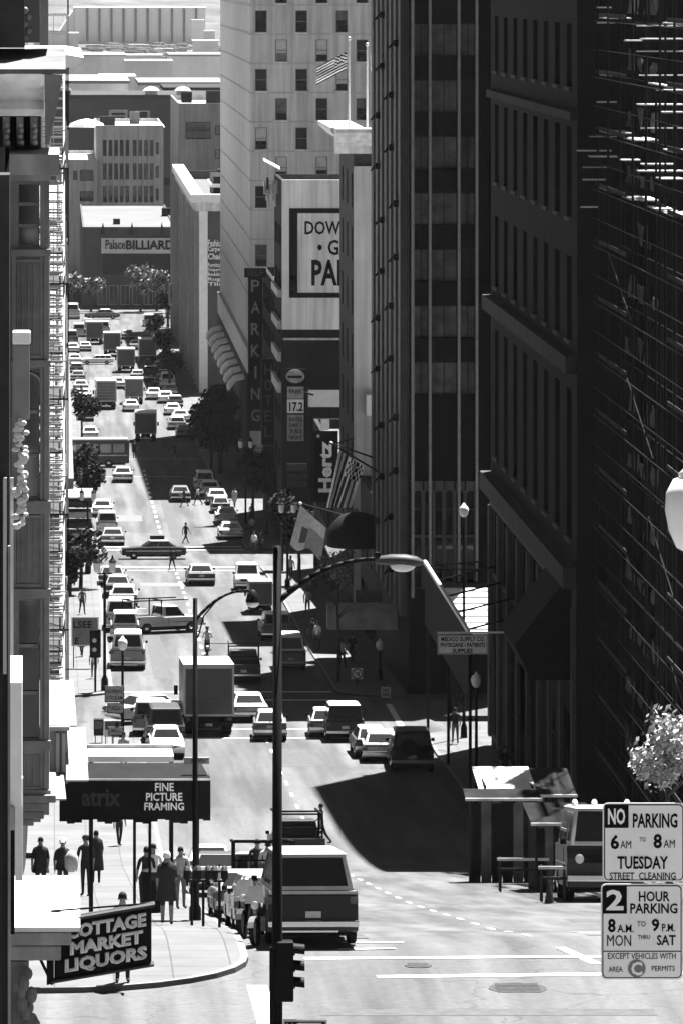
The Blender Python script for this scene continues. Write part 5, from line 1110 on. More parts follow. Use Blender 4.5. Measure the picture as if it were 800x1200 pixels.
def make_car(kind):
    S = SPEC[kind]; L, W, Hh = S['L'], S['W'], S['H']; h2, w2 = L/2, W/2; belt = S['belt']
    r = bpy.data.objects.new('parked_car', None); COL.objects.link(r)
    P0 = car_paint(.3)
    z0 = .3 if kind not in ('jeep', 'pickup') else .42
    if kind == 'pickup': prof = [(-h2+.02, z0), (-h2, .62), (S['rb'], .62), (S['rb'], belt), (S['fb'], belt), (h2-.12, S['hood']), (h2, S['hood']-.18), (h2-.03, z0)]
    else: prof = [(-h2+.05, z0), (-h2, .55), (-h2+.04, S['deck']-.05), (S['rb'], belt), (S['fb'], belt), (h2-.15, S['hood']), (h2, S['hood']-.2), (h2-.03, z0)]
    b = MB(); b.prism(prof, 'x', -w2, w2); b.build('body', P0, r, bevel=.055, smooth=False)
    if kind == 'pickup':
        for s_ in (-1, 1): MB().box(s_*w2-(.09 if s_ > 0 else 0), s_*w2+(.09 if s_ < 0 else 0), -h2, S['rb']-.02, .625, 1.06).build('bed_side', P0, r, bevel=.02)
        MB().box(-w2+.092, w2-.092, -h2, -h2+.07, .625, 1.05).build('tailgate', P0, r, bevel=.015)
    i_ = S['in_']; zr = Hh-.05; q = .07
    lo = [(-w2+q, S['rb'], belt-.01), (w2-q, S['rb'], belt-.01), (w2-q, S['fb'], belt-.01), (-w2+q, S['fb'], belt-.01)]
    hi = [(-w2+q+i_, S['rt'], zr), (w2-q-i_, S['rt'], zr), (w2-q-i_, S['ft'], zr), (-w2+q+i_, S['ft'], zr)]
    b = MB(); b.hexa(lo+hi); b.build('cabin', P0, r, bevel=.03)
    b = MB(); e = .025
    b.hexa([(hi[0][0]-e, hi[0][1]-e, zr), (hi[1][0]+e, hi[1][1]-e, zr), (hi[2][0]+e, hi[2][1]+e, zr), (hi[3][0]-e, hi[3][1]+e, zr),
            (hi[0][0]+.1, hi[0][1]+.12, Hh), (hi[1][0]-.1, hi[1][1]+.12, Hh), (hi[2][0]-.1, hi[2][1]-.15, Hh), (hi[3][0]+.1, hi[3][1]-.15, Hh)]); b.build('roof', P0, r, bevel=.02)
    v0 = .12; MB().hexa(plate4([lo[0], lo[1], hi[1], hi[0]], .07, .93, v0, .9)).build('rear_window', GLASS, r)
    MB().hexa(plate4([lo[2], lo[3], hi[3], hi[2]], .06, .94, v0, .92)).build('windshield', GLASS, r)
    cuts = dict(sedan=((.1, .5), (.54, .9)), hatch=((.12, .46), (.5, .9)), wagon=((.06, .32), (.36, .62), (.66, .92)), jeep=((.06, .48), (.54, .92)), van=((.06, .36), (.4, .68), (.74, .95)), minibus=((.05, .3), (.34, .64), (.7, .95)), pickup=((.14, .88),))[kind]
    for c0, c1 in cuts:
        MB().hexa(plate4([lo[3], lo[0], hi[0], hi[3]], 1-c1, 1-c0, v0, .9)).build('side_window', GLASS, r)
        MB().hexa(plate4([lo[1], lo[2], hi[2], hi[1]], c0, c1, v0, .9)).build('side_window', GLASS, r)
    MB().box(-w2-.01, w2+.01, -h2-.1, -h2+.02, .42, .56).build('bumper', CHROME, r, bevel=.025); MB().box(-w2-.01, w2+.01, h2-.04, h2+.09, .42, .56).build('bumper', CHROME, r, bevel=.025)
    MB().box(-.17, .17, -h2-.012, -h2+.03, .62, .76).build('licence_plate', PLATE, r)
    MB().box(-w2+.1, w2-.1, -h2-.006, -h2+.04, S['deck']-.1, S['deck']-.075).build('boot_seam', BLACK, r) if kind != 'pickup' else None
    MB().box(-.02, .02, S['rb']+.05, S['rb']+.07, belt+.02, belt+.1).build('wiper', BLACK, r)
    for s_ in (-1, 1): MB().box(s_*w2-.012, s_*w2+.012, -h2*.86, h2*.86, belt*.66, belt*.66+.035).build('side_trim', CHROME, r); MB().box(s_*w2-.011, s_*w2+.011, S['fb']-1.25, S['fb']-1.23, z0+.12, belt-.06).build('door_seam', BLACK, r)
    zt = S['deck']-.12 if kind != 'pickup' else .9
    for s_ in (-1, 1):
        MB().box(s_*(w2-.05)-.13, s_*(w2-.05)+.04 if s_ > 0 else s_*(w2-.05)+.13, -h2-.014, -h2+.06, zt-.16, zt).build('tail_light', TAIL, r)
        b = MB(); b.lathe([(.1, -.02), (.1, .015), (.06, .03)], (s_*(w2-.28), h2+.0, S['hood']-.22), 12, 'y'); b.build('headlight', HEAD, r)
        b = MB(); b.box(s_*(w2+.07)-.07, s_*(w2+.07)+.07, S['fb']-.3, S['fb']-.22, belt+.02, belt+.15); b.build('wing_mirror', BLACK, r, bevel=.015)
        for y in (-L*.3, L*.31): wheel(r, s_*(w2-.09), y, S['wr'], .2, s_)
    MB().box(-w2+.35, w2-.35, h2-.01, h2+.012, S['hood']-.3, S['hood']-.14).build('grille', BLACK, r)
    MB().box(-w2+.12, w2-.12, -L*.42, L*.42, .2, z0+.02).build('underside', BLACK, r)
    return r
def make_box_truck():
    r = bpy.data.objects.new('box_truck', None); COL.objects.link(r); P0 = car_paint(.3)
    MB().box(-1.22, 1.22, -3.6, 1.3, .95, 3.35).build('cargo_box', P0, r, bevel=.04)
    MB().box(-1.235, 1.235, -3.62, 1.32, 3.36, 3.42).build('roof', P0, r)
    b = MB()
    for x in (-1.23, 1.13): b.box(x, x+.1, -3.64, -3.605, .95, 3.35)
    b.box(-1.13, 1.13, -3.64, -3.605, 3.22, 3.35); b.box(-1.13, 1.13, -3.64, -3.605, .95, 1.05); b.build('door_frame', GALV, r)
    b = MB()
    for k in range(6): b.box(-1.12, 1.12, -3.622, -3.603, 1.08+.355*k, 1.08+.355*k+.335)
    b.build('roller_door', mat('roller_door', .1, .6, .15, 1.5), r)
    MB().prism([(1.35, .7), (3.3, .7), (3.35, 1.3), (2.6, 1.5), (2.1, 2.35), (1.35, 2.35)], 'x', -1.0, 1.0).build('cab', P0, r, bevel=.05)
    MB().box(-.5, .5, -3.4, 3.1, .5, .93).build('chassis', BLACK, r); MB().box(-1.15, 1.15, -3.75, -3.6, .48, .68).build('bumper', BLACK, r); MB().box(-.16, .16, -3.77, -3.751, .5, .62).build('licence_plate', PLATE, r)
    for s_ in (-1, 1):
        MB().box(s_*1.0-.1, s_*1.0+.1, -3.66, -3.6, .74, .9).build('tail_light', TAIL, r); MB().box(s_*1.35-.1, s_*1.35+.1, 1.9, 1.96, 1.5, 1.95).build('wing_mirror', BLACK, r)
        MB().box(s_*.95-.14, s_*.95+.14, -3.3, -3.27, .3, .9).build('mud_flap', BLACK, r)
        for y, w in ((-2.4, .5), (2.4, .28)): wheel(r, s_*.9, y, .46, w, s_)
    MB().hexa([(-.9, 2.57, 1.58), (.9, 2.57, 1.58), (.9, 2.63, 1.56), (-.9, 2.63, 1.56), (-.85, 2.16, 2.25), (.85, 2.16, 2.25), (.85, 2.22, 2.28), (-.85, 2.22, 2.28)]).build('windshield', GLASS, r)
    return r
def make_bus():
    r = bpy.data.objects.new('bus', None); COL.objects.link(r); P0 = car_paint(.1)
    MB().box(-1.25, 1.25, -5.2, 5.2, .4, 2.85).build('body', P0, r, bevel=.1); MB().box(-1.2, 1.2, -5.1, 5.1, 2.8, 3.02).build('roof', car_paint(.7), r, bevel=.08)
    for s_ in (-1, 1):
        for k in range(7): MB().box(s_*1.245-.02, s_*1.245+.02, -4.7+1.35*k, -4.7+1.35*k+1.15, 1.55, 2.45).build('side_window', mat('bus_window', .35, .3, .6, .5), r)
        for y in (-3.1, 3.0): wheel(r, s_*1.1, y, .48, .3, s_)
        b = MB(); b.box(s_*1.252-.005, s_*1.252+.005, -5, 5, 1.2, 1.32); b.build('trim_strip', OFFW, r)
    for y in (-5.2, 5.2): MB().box(-1.05, 1.05, y-.02, y+.02, 1.5, 2.6).build('windshield', GLASS, r)
    MB().box(-1.2, 1.2, -4.8, 4.8, .25, .42).build('underside', BLACK, r)
    return r
MAKE = dict(box_truck=make_box_truck, bus=make_bus)
CATS = dict(sedan='car', hatch='car', wagon='car', jeep='car', van='van', minibus='van', pickup='pickup', box_truck='truck', bus='bus')
def car(kind, label, x, y, g=.3, roof=None, rz=0, group=None, name=None, sc=1.0, extra=None):
    if kind not in PROTO: PROTO[kind] = MAKE[kind]() if kind in MAKE else make_car(kind); r = PROTO[kind]
    else: r = copy_tree(PROTO[kind])
    sl = slope(y); r.location = (x, y, gz(y)+.012); r.rotation_euler = (math.atan(sl*math.cos(rz)), -math.atan(sl*math.sin(rz)), rz); q_ = sc*RV.uniform(.96, 1.04); r.scale = (sc*RV.uniform(.97, 1.03), q_, sc*RV.uniform(.96, 1.05)); r.rotation_euler[2] += RV.uniform(-.03, .03)
    r.name = name or dict(sedan='parked_car', hatch='parked_car', wagon='station_wagon', jeep='off_road_car', van='panel_van', minibus='minibus', pickup='pickup_truck', box_truck='box_truck', bus='city_bus')[kind]
    tag(r, label, CATS[kind], group)
    P = car_paint(g); R = car_paint(roof if roof is not None else g)  # most roofs toned paler than bodies, putting light from above into the paint
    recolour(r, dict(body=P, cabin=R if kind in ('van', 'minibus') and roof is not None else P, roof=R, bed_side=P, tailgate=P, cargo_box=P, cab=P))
    return r
LK, RK, TR = 'cars parked along the left kerb', 'cars parked along the right kerb', 'traffic on the street'
def at(px, py): y = GY(py); return X(px, y), y
def carp(kind, label, px, py, **k):           # px,py: middle of the rear wheels' line
    y = GY(py); L = dict(box_truck=3.6, bus=5.2).get(kind) or SPEC[kind]['L']/2
    c = math.cos(k.get('rz', 0)); return car(kind, label, X(px, y), y+(L*.9 if abs(c) > .5 else 0), **k)
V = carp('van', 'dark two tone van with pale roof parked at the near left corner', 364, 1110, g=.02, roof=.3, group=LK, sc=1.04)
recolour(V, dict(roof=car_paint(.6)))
b = MB(); b.box(-.98, .98, -2.335, -2.325, 1.13, 1.2); b.build('waist_trim', car_paint(.3), V, world=False)
b = MB(); b.box(-.9, .55, -2.345, -2.30, .30, .34); b.build('exhaust_trim', CHROME, V, world=False)
car('hatch', 'pale hatchback directly ahead of the two tone van, behind the motorcycles', 5.15, 123.6, .55, .75, group=LK)
car('wagon', 'white station wagon two ahead of the two tone van', 5.35, 129.8, .7, .75, group=LK)
car('sedan', 'dark sedan with pale roof ahead of the white station wagon', 5.2, 138.5, .12, .5, group=LK)
pk = car('pickup', 'pickup with a pipe rack and two riders in its bed, left side', 6.15, 152, .1, .45, group=TR)
b = MB()
for x in (-.85, .85):
    for y in (-2.3, -.45): b.bar((x, y, 1.0), (x, y, 2.0), .07)
    b.bar((x, -2.35, 2.0), (x, 1.4, 2.0), .07)
for y in (-2.3, -.45): b.bar((-.9, y, 2.0), (.9, y, 2.0), .07)
b.bar((-.85, -2.3, 1.45), (.85, -2.3, 1.45), .06); b.build('pipe_rack', BLACK, pk, world=False)
for yy, g, lab, kd in ((165, .05, 'black sedan half hidden under the awning end', 'sedan'), (176, .5, 'pale hatchback half hidden behind the awning posts', 'hatch')): car(kd, lab, 5.3, yy, g, group=LK)
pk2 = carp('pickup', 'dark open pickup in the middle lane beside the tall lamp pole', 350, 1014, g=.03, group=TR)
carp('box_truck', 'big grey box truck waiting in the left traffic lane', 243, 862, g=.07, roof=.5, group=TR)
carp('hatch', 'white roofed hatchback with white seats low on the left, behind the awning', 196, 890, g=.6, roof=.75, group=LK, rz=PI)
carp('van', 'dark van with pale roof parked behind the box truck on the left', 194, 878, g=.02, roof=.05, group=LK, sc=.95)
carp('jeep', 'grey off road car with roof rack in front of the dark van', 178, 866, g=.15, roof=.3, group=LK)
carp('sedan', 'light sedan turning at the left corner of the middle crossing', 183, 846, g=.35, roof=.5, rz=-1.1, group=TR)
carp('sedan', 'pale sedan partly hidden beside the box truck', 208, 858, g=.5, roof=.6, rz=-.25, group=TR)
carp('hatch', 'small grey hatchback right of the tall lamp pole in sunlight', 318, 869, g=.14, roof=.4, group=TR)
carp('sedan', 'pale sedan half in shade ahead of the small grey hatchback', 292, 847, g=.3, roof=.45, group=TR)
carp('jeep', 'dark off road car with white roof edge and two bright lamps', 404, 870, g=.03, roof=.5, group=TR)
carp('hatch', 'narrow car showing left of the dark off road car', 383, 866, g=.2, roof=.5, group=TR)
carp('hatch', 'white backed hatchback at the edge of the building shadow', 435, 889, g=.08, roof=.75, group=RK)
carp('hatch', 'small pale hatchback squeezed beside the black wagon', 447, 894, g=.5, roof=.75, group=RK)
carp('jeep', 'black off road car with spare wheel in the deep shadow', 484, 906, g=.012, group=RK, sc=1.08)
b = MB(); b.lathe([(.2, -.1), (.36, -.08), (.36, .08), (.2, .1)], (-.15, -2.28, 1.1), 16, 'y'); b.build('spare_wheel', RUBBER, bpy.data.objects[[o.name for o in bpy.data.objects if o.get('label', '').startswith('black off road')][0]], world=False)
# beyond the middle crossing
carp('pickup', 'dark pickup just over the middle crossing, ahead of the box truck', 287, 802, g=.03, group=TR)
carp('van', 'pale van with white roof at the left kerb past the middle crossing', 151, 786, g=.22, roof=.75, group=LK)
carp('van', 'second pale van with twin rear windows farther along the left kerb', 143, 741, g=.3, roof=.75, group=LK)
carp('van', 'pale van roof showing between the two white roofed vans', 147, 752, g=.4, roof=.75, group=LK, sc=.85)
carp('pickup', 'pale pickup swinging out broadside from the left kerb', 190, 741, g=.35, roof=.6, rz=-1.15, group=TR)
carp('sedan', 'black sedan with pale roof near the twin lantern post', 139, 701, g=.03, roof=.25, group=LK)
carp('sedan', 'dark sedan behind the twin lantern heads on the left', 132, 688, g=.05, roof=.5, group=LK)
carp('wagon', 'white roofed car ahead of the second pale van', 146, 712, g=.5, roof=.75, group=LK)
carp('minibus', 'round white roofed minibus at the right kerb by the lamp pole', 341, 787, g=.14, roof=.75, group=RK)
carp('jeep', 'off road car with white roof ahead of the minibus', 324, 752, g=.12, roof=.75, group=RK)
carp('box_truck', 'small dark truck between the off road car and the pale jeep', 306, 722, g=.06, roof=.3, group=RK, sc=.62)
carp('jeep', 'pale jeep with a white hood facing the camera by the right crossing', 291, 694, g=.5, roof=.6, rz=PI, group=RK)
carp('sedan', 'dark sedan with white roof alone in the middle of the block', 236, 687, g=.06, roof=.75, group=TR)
tx = car('sedan', 'dark taxi with a roof sign crossing broadside at the third crossing', X(180, 391), 391, .03, .7, rz=PI/2, group=TR, sc=1.02)
b = MB(); b.box(-.55, .55, -.5, -.3, 1.39, 1.68); b.bar((-.4, -.4, 1.36), (.4, -.4, 1.36), .08)
for i in range(len(b.v)): v = b.v[i]; b.v[i] = (v[1]+.35, v[0]-.3, v[2])
b.build('roof_sign', BLACK, tx, world=False)
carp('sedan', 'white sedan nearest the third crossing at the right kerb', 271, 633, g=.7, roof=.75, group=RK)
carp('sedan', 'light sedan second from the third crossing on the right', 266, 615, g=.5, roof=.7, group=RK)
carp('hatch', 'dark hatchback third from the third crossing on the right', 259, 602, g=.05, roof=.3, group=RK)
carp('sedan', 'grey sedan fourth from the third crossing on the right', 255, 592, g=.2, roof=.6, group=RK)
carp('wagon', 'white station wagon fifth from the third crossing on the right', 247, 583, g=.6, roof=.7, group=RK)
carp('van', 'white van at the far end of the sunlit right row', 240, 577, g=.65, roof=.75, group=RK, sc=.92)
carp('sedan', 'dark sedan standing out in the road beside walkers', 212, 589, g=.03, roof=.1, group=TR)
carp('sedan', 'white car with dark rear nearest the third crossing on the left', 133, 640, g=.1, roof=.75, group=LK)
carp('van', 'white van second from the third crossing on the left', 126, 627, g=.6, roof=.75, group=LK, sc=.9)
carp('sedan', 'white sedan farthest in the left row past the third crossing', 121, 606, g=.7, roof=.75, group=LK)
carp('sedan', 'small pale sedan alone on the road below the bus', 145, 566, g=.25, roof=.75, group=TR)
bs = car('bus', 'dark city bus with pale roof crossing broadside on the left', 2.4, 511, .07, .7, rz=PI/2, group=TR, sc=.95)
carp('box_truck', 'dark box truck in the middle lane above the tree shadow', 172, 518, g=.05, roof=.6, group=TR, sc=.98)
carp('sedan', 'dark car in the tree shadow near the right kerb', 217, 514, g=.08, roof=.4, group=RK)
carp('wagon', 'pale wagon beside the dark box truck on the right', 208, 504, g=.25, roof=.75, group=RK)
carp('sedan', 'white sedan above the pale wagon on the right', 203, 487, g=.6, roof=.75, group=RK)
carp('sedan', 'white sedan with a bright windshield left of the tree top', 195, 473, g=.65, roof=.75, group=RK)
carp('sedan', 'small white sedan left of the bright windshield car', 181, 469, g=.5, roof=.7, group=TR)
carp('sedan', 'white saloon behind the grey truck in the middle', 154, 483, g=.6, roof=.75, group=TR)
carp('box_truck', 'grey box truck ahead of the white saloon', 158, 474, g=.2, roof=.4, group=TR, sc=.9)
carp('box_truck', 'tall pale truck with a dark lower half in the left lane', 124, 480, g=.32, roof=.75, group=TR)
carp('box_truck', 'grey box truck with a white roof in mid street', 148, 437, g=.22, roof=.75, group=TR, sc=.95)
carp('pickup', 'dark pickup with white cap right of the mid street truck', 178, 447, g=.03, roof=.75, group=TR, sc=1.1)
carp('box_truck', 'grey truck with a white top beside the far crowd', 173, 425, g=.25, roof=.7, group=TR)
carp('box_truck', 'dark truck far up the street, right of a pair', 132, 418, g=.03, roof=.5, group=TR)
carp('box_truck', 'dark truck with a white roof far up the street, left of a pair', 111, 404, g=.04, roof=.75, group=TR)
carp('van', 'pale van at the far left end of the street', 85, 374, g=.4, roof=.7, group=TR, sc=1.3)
carp('sedan', 'white roofed car crossing the far end of the street', 120, 374, g=.05, roof=.75, rz=PI/2, group=TR, sc=1.2)
carp('wagon', 'white car left of the far grey truck', 114, 427, g=.65, roof=.75, group=TR, rz=PI/2, sc=.9)
carp('box_truck', 'grey truck near the far right corner', 203, 373, g=.3, roof=.4, group=TR)
for i, (px, py, g, rf, kd, lb) in enumerate(((93, 395, .4, .7, 'van', 'pale van highest in the far left row'), (88, 428, .5, .75, 'sedan', 'white car second from the top of the far left row'), (92, 447, .06, .3, 'sedan', 'dark car midway in the far left row'), (97, 470, .3, .75, 'wagon', 'pale wagon low in the far left row'),
        (101, 494, .1, .5, 'sedan', 'dark pale roofed car above the bus in the left row'), (106, 516, .5, .7, 'sedan', 'white car just above the bus on the left'))): carp(kd, lb, px, py, g=g, roof=rf, group=LK)
for i, (px, py, g, rf, kd, lb) in enumerate(((190, 452, .05, .4, 'sedan', 'dark car above the bright windshield car on the right'), (188, 436, .4, .7, 'sedan', 'pale car among the far right crowd'), (186, 410, .05, .2, 'van', 'dark van under the far right trees'), (176, 395, .4, .7, 'sedan', 'pale car near the top of the far right row'))): carp(kd, lb, px, py, g=g, roof=rf, group=RK)
for (px, py, g, rf, kd, lb) in ((99, 481, .5, .7, 'van', 'white van in the far left row, above the tree by the bus'), (95, 459, .2, .7, 'sedan', 'grey car in the far left row between two pale ones'), (90, 438, .05, .6, 'wagon', 'dark wagon near the top of the far left row'), (86, 414, .5, .75, 'sedan', 'small white car at the top of the far left row'), (84, 404, .1, .4, 'van', 'dark van at the top of the far left row'),
        (212, 495, .4, .7, 'sedan', 'pale sedan outermost in the far right row above the shadow'), (206, 478, .05, .5, 'wagon', 'dark wagon in the far right row beside white cars'), (200, 464, .3, .75, 'sedan', 'pale sedan above the dark wagon in the far right row'), (197, 456, .5, .7, 'van', 'white van among the far right cars'), (193, 446, .08, .5, 'sedan', 'dark sedan behind the far white van on the right'), (191, 428, .4, .75, 'hatch', 'pale hatchback by the far right crowd'), (183, 403, .3, .6, 'sedan', 'grey sedan near the far right corner'),
        (138, 456, .3, .75, 'sedan', 'white roofed sedan between the two tall trucks'), (162, 446, .1, .6, 'sedan', 'dark sedan just left of the dark capped pickup'), (160, 410, .3, .75, 'sedan', 'pale sedan in the far middle lane'), (100, 412, .2, .7, 'sedan', 'grey sedan left of the far dark trucks'), (150, 398, .05, .5, 'sedan', 'dark sedan right of the farthest trucks'), (122, 392, .4, .7, 'van', 'pale van above the farthest trucks'), (175, 383, .5, .75, 'van', 'white van turning at the far end'), (104, 384, .08, .5, 'sedan', 'dark sedan near the far left end')): carp(kd, lb, px, py, g=g, roof=rf, group=TR)
# work van at right behind the parking signs
wv = car('minibus', 'boxy work van with roof lamps parked behind the parking signs', 17.0, 160, .03, .5, rz=PI, group=RK, sc=1.25, name='work_van'); wv.scale = (1.35, 1.2, 1.5)
b = MB()
for x in (-.6, .15, .6): b.lathe([(.06, 0), (.07, .08), (.03, .14)], (x, .9, 1.94), 10)
b.build('roof_lamp', LAMPW, wv, world=False)
# motorcycles
def motorcycle(label, x, y, rz, g=.4, lean=0, fairing=True, group=None):
    t = thing('motorcycle', label, 'motorcycle', (x, y, gz(y)+.012), rz, group); t.rotation_euler = (math.atan(slope(y)*math.cos(rz)), lean, rz)
    P = car_paint(g)
    for yy in (-.68, .72):
        b = MB(); b.lathe([(.22, -.05), (.3, -.055), (.31, 0), (.3, .055), (.22, .05)], (0, yy, .31), 18, 'x'); w = b.build('wheel', RUBBER, t, world=False)
        b = MB()
        b.lathe([(.225, -.03), (.2, -.03), (.2, .03), (.225, .03)], (0, yy, .31), 18, 'x'); b.lathe([(.06, -.06), (.06, .06)], (0, yy, .31), 10, 'x')
        for k in range(6): a = PI*k/6; b.bar((0, yy+.21*math.cos(a), .31+.21*math.sin(a)), (0, yy-.21*math.cos(a), .31-.21*math.sin(a)), .02)
        b.build('rim', CHROME, w, world=False)
    b = MB()
    for s_ in (-.1, .1): b.tube((s_, .74, .31), (s_*.9, .46, .98), .028, n=6); b.tube((s_, -.68, .31), (s_, -.1, .45), .03, n=6); b.tube((s_, -.62, .34), (s_, -.45, .72), .025, n=6)
    b.tube((0, .45, .85), (0, .1, .32), .035, n=6); b.tube((0, .45, .9), (0, -.7, .7), .03, n=6); b.build('frame', IRON, t, world=False)
    b = MB(); b.box(-.17, .17, -.12, .3, .3, .64); b.build('engine', GALV, t, world=False, bevel=.04)
    b = MB(); b.ball((0, .18, .82), .26, 8, (.62, 1.1, .6)); b.build('fuel_tank', P, t, world=False, smooth=True)
    b = MB(); b.box(-.14, .14, -.72, -.02, .74, .84); b.build('seat', BLACK, t, world=False, bevel=.04)
    b = MB(); b.path([(-.36, .3, 1.04), (-.18, .42, 1.02), (.18, .42, 1.02), (.36, .3, 1.04)], .018, 6); b.build('handlebar', CHROME, t, world=False)
    b = MB(); b.lathe([(.1, 0), (.09, .08), (.03, .1)], (0, .52, .9), 12, 'y'); b.build('headlight', HEAD, t, world=False)
    b = MB(); b.tube((.16, .0, .3), (.2, -.85, .38), .045, .05, 8); b.build('exhaust', CHROME, t, world=False)
    for yy, s_ in ((-.68, 1), (.72, 1)): 
        b = MB()
        for k in range(6): a0, a1 = math.radians(20+23*k), math.radians(43+23*k); b.hexa([(-.07, yy+.34*math.cos(a0), .31+.34*math.sin(a0)), (.07, yy+.34*math.cos(a0), .31+.34*math.sin(a0)), (.07, yy+.34*math.cos(a1), .31+.34*math.sin(a1)), (-.07, yy+.34*math.cos(a1), .31+.34*math.sin(a1)), (-.07, yy+.36*math.cos(a0), .31+.36*math.sin(a0)), (.07, yy+.36*math.cos(a0), .31+.36*math.sin(a0)), (.07, yy+.36*math.cos(a1), .31+.36*math.sin(a1)), (-.07, yy+.36*math.cos(a1), .31+.36*math.sin(a1))])
        b.build('mudguard', P, t, world=False)
    if fairing:
        b = MB(); b.hexa([(-.26, .46, .95), (.26, .46, .95), (.24, .6, .95), (-.24, .6, .95), (-.18, .34, 1.32), (.18, .34, 1.32), (.16, .37, 1.33), (-.16, .37, 1.33)]); b.build('windscreen', mat('windscreen', .1, .15, .2, 3, spec=.6), t, world=False)
        for s_ in (-1, 1): MB().box(s_*.27-.09, s_*.27+.09, -.82, -.46, .5, .8).build('pannier', P, t, world=False, bevel=.03)
    return t
motorcycle('motorcycle with panniers parked beside the two tone van', 4.8, 116.9, PI*.9, .12, .1)
motorcycle('dark motorcycle parked at the kerb behind the pannier motorcycle', 4.62, 119.6, PI*.9, .04, .1)
motorcycle('motorcycle ridden up the middle of the sunlit street', *at(243, 768), 0, .03, 0, False)

# ---------------------------------------------------------------- people
def person(label, x, y, rz, h=1.75, top=.05, bottom=.04, shoe=.02, hair=.015, coat=None, hat=None, skirt=None, legs=(0, 0), knees=(0, 0), arms=((8, 12), (8, 12)), lean=0, sit=False, z=None, head=0, cap=None, female=False, side=0):
    s = h/1.75; t = thing('person', label, 'person', (x, y, (gz(y)+.15 if z is None else z)), rz)
    v = []; e = []; rad = []; lab = []
    def V_(p, r, par=None, l='top'):
        v.append(Vector(p)*s); rad.append(r*s if not isinstance(r, tuple) else (r[0]*s, r[1]*s)); lab.append(l)
        if par is not None: e.append((par, len(v)-1))
        return len(v)-1
    hz = .93 if not sit else .93
    pel = V_((0, 0, hz), (.165, .12), None, 'bot'); wa = V_((0, lean*.25, hz+.2), (.15, .11), pel); ch = V_((0, lean*.6, hz+.38), (.175, .125), wa); up = V_((0, lean*.8, hz+.48), (.13, .1), ch)
    nk = V_((0, lean*.92, hz+.57), .055, up, 'skin'); hb = V_((0, lean+.01, hz+.65), (.075, .088), nk, 'skin'); ht = V_((0, lean+.01, hz+.755), (.07, .085), hb, 'skin')
    ns = V_((0, lean+.115, hz+.675), .014, hb, 'skin')
    sh = .17 if female else .19
    for sd, (la, ka), (aa, ea) in ((-1, (legs[0], knees[0]), arms[0]), (1, (legs[1], knees[1]), arms[1])):
        a = math.radians(la); k = math.radians(la-ka)
        hp = V_((sd*.09, 0, hz-.06), .095, pel, 'bot'); kn = (sd*.1, .43*math.sin(a), hz-.06-.42*math.cos(a))
        kv = V_(kn, .062, hp, 'bot'); an = (sd*.1, kn[1]+.40*math.sin(k), kn[2]-.38*math.cos(k)); av = V_(an, .043, kv, 'bot' if skirt is None else 'skin'); 
        hv = V_((sd*.105, an[1]+.0, an[2]-.035), .04, av, 'shoe'); V_((sd*.115, an[1]+.17, an[2]-.05), .035, hv, 'shoe')
        a = math.radians(aa); k = math.radians(aa+ea); so = V_((sd*sh, lean*.78, hz+.455), .062, up); el = (sd*(sh+.06), lean*.78+.28*math.sin(a), hz+.455-.28*math.cos(a)); ev = V_(el, .045, so)
        wr = (sd*(sh+.05), el[1]+.25*math.sin(k), el[2]-.25*math.cos(k)); wv_ = V_(wr, .03, ev, 'skin')
        d = Vector((0, math.sin(k), -math.cos(k))); pm = Vector(wr)+d*.07; pv = V_(pm, (.036, .022), wv_, 'skin')
        for q in range(4):
            f0 = pm+Vector((0, .0, 0))+d*.03+Vector((0, (q-1.5)*.02, 0)); fl = (.06, .07, .066, .05)[q]
            fv = V_(f0, .011, pv, 'skin'); fv2 = V_(f0+d*fl*.6, .01, fv, 'skin'); V_(f0+d*fl+Vector((-sd*.02, 0, 0)), .008, fv2, 'skin')
        th = V_(Vector(wr)+d*.04+Vector((-sd*.012, .035, 0)), .012, wv_, 'skin'); V_(Vector(wr)+d*.085+Vector((-sd*.02, .055, 0)), .009, th, 'skin')
    low = min(q.z for q in v)-.03*s
    for q in v:
        if not sit: q.z -= low
    if side:
        for q in v: q.x += side*q.z*.0
    bm = bmesh.new(); ly = bm.verts.layers.skin.verify(); bv = [bm.verts.new(q) for q in v]
    for q, r in zip(bv, rad): q[ly].radius = r if isinstance(r, tuple) else (r, r)
    bv[pel][ly].use_root = True
    for a, c in e: bm.edges.new((bv[a], bv[c]))
    me = bpy.data.meshes.new('tmp'); bm.to_mesh(me); bm.free(); o = bpy.data.objects.new('tmp', me); COL.objects.link(o)
    md = o.modifiers.new('s', 'SKIN'); md.use_smooth_shade = True; md2 = o.modifiers.new('d', 'SUBSURF'); md2.levels = 1
    dg = bpy.context.evaluated_depsgraph_get(); m2 = bpy.data.meshes.new_from_object(o.evaluated_get(dg)); bpy.data.objects.remove(o); m2.name = 'body'
    m2.materials.clear()
    for m in (tone(top), tone(bottom), SKIN, tone(shoe)): m2.materials.append(m)
    ix = dict(top=0, bot=1, skin=2, shoe=3)
    segs = [(v[a], v[c], lab[c]) for a, c in e]
    for p in m2.polygons:
        c = p.center; best = (9, 'top')
        for a, q, l in segs:
            ab = q-a; tt = max(0, min(1, (c-a).dot(ab)/max(ab.length_squared, 1e-9))); dd = (c-a-ab*tt).length
            if dd < best[0]: best = (dd, l)
        p.material_index = ix[best[1]]; p.use_smooth = True
    bo = bpy.data.objects.new('body', m2); COL.objects.link(bo); bo.parent = t
    hc = (v[hb]+v[ht])/2
    for sd in (-1, 1):
        MB().ball((hc.x+sd*.032*s, hc.y+.078*s, hc.z-.0*s), .011*s, 5).build('eye', HAIRD, t, world=False); MB().ball((hc.x+sd*.083*s, hc.y-.005*s, hc.z-.02*s), .024*s, 6, (.5, .8, 1.2)).build('ear', SKIN, t, world=False)
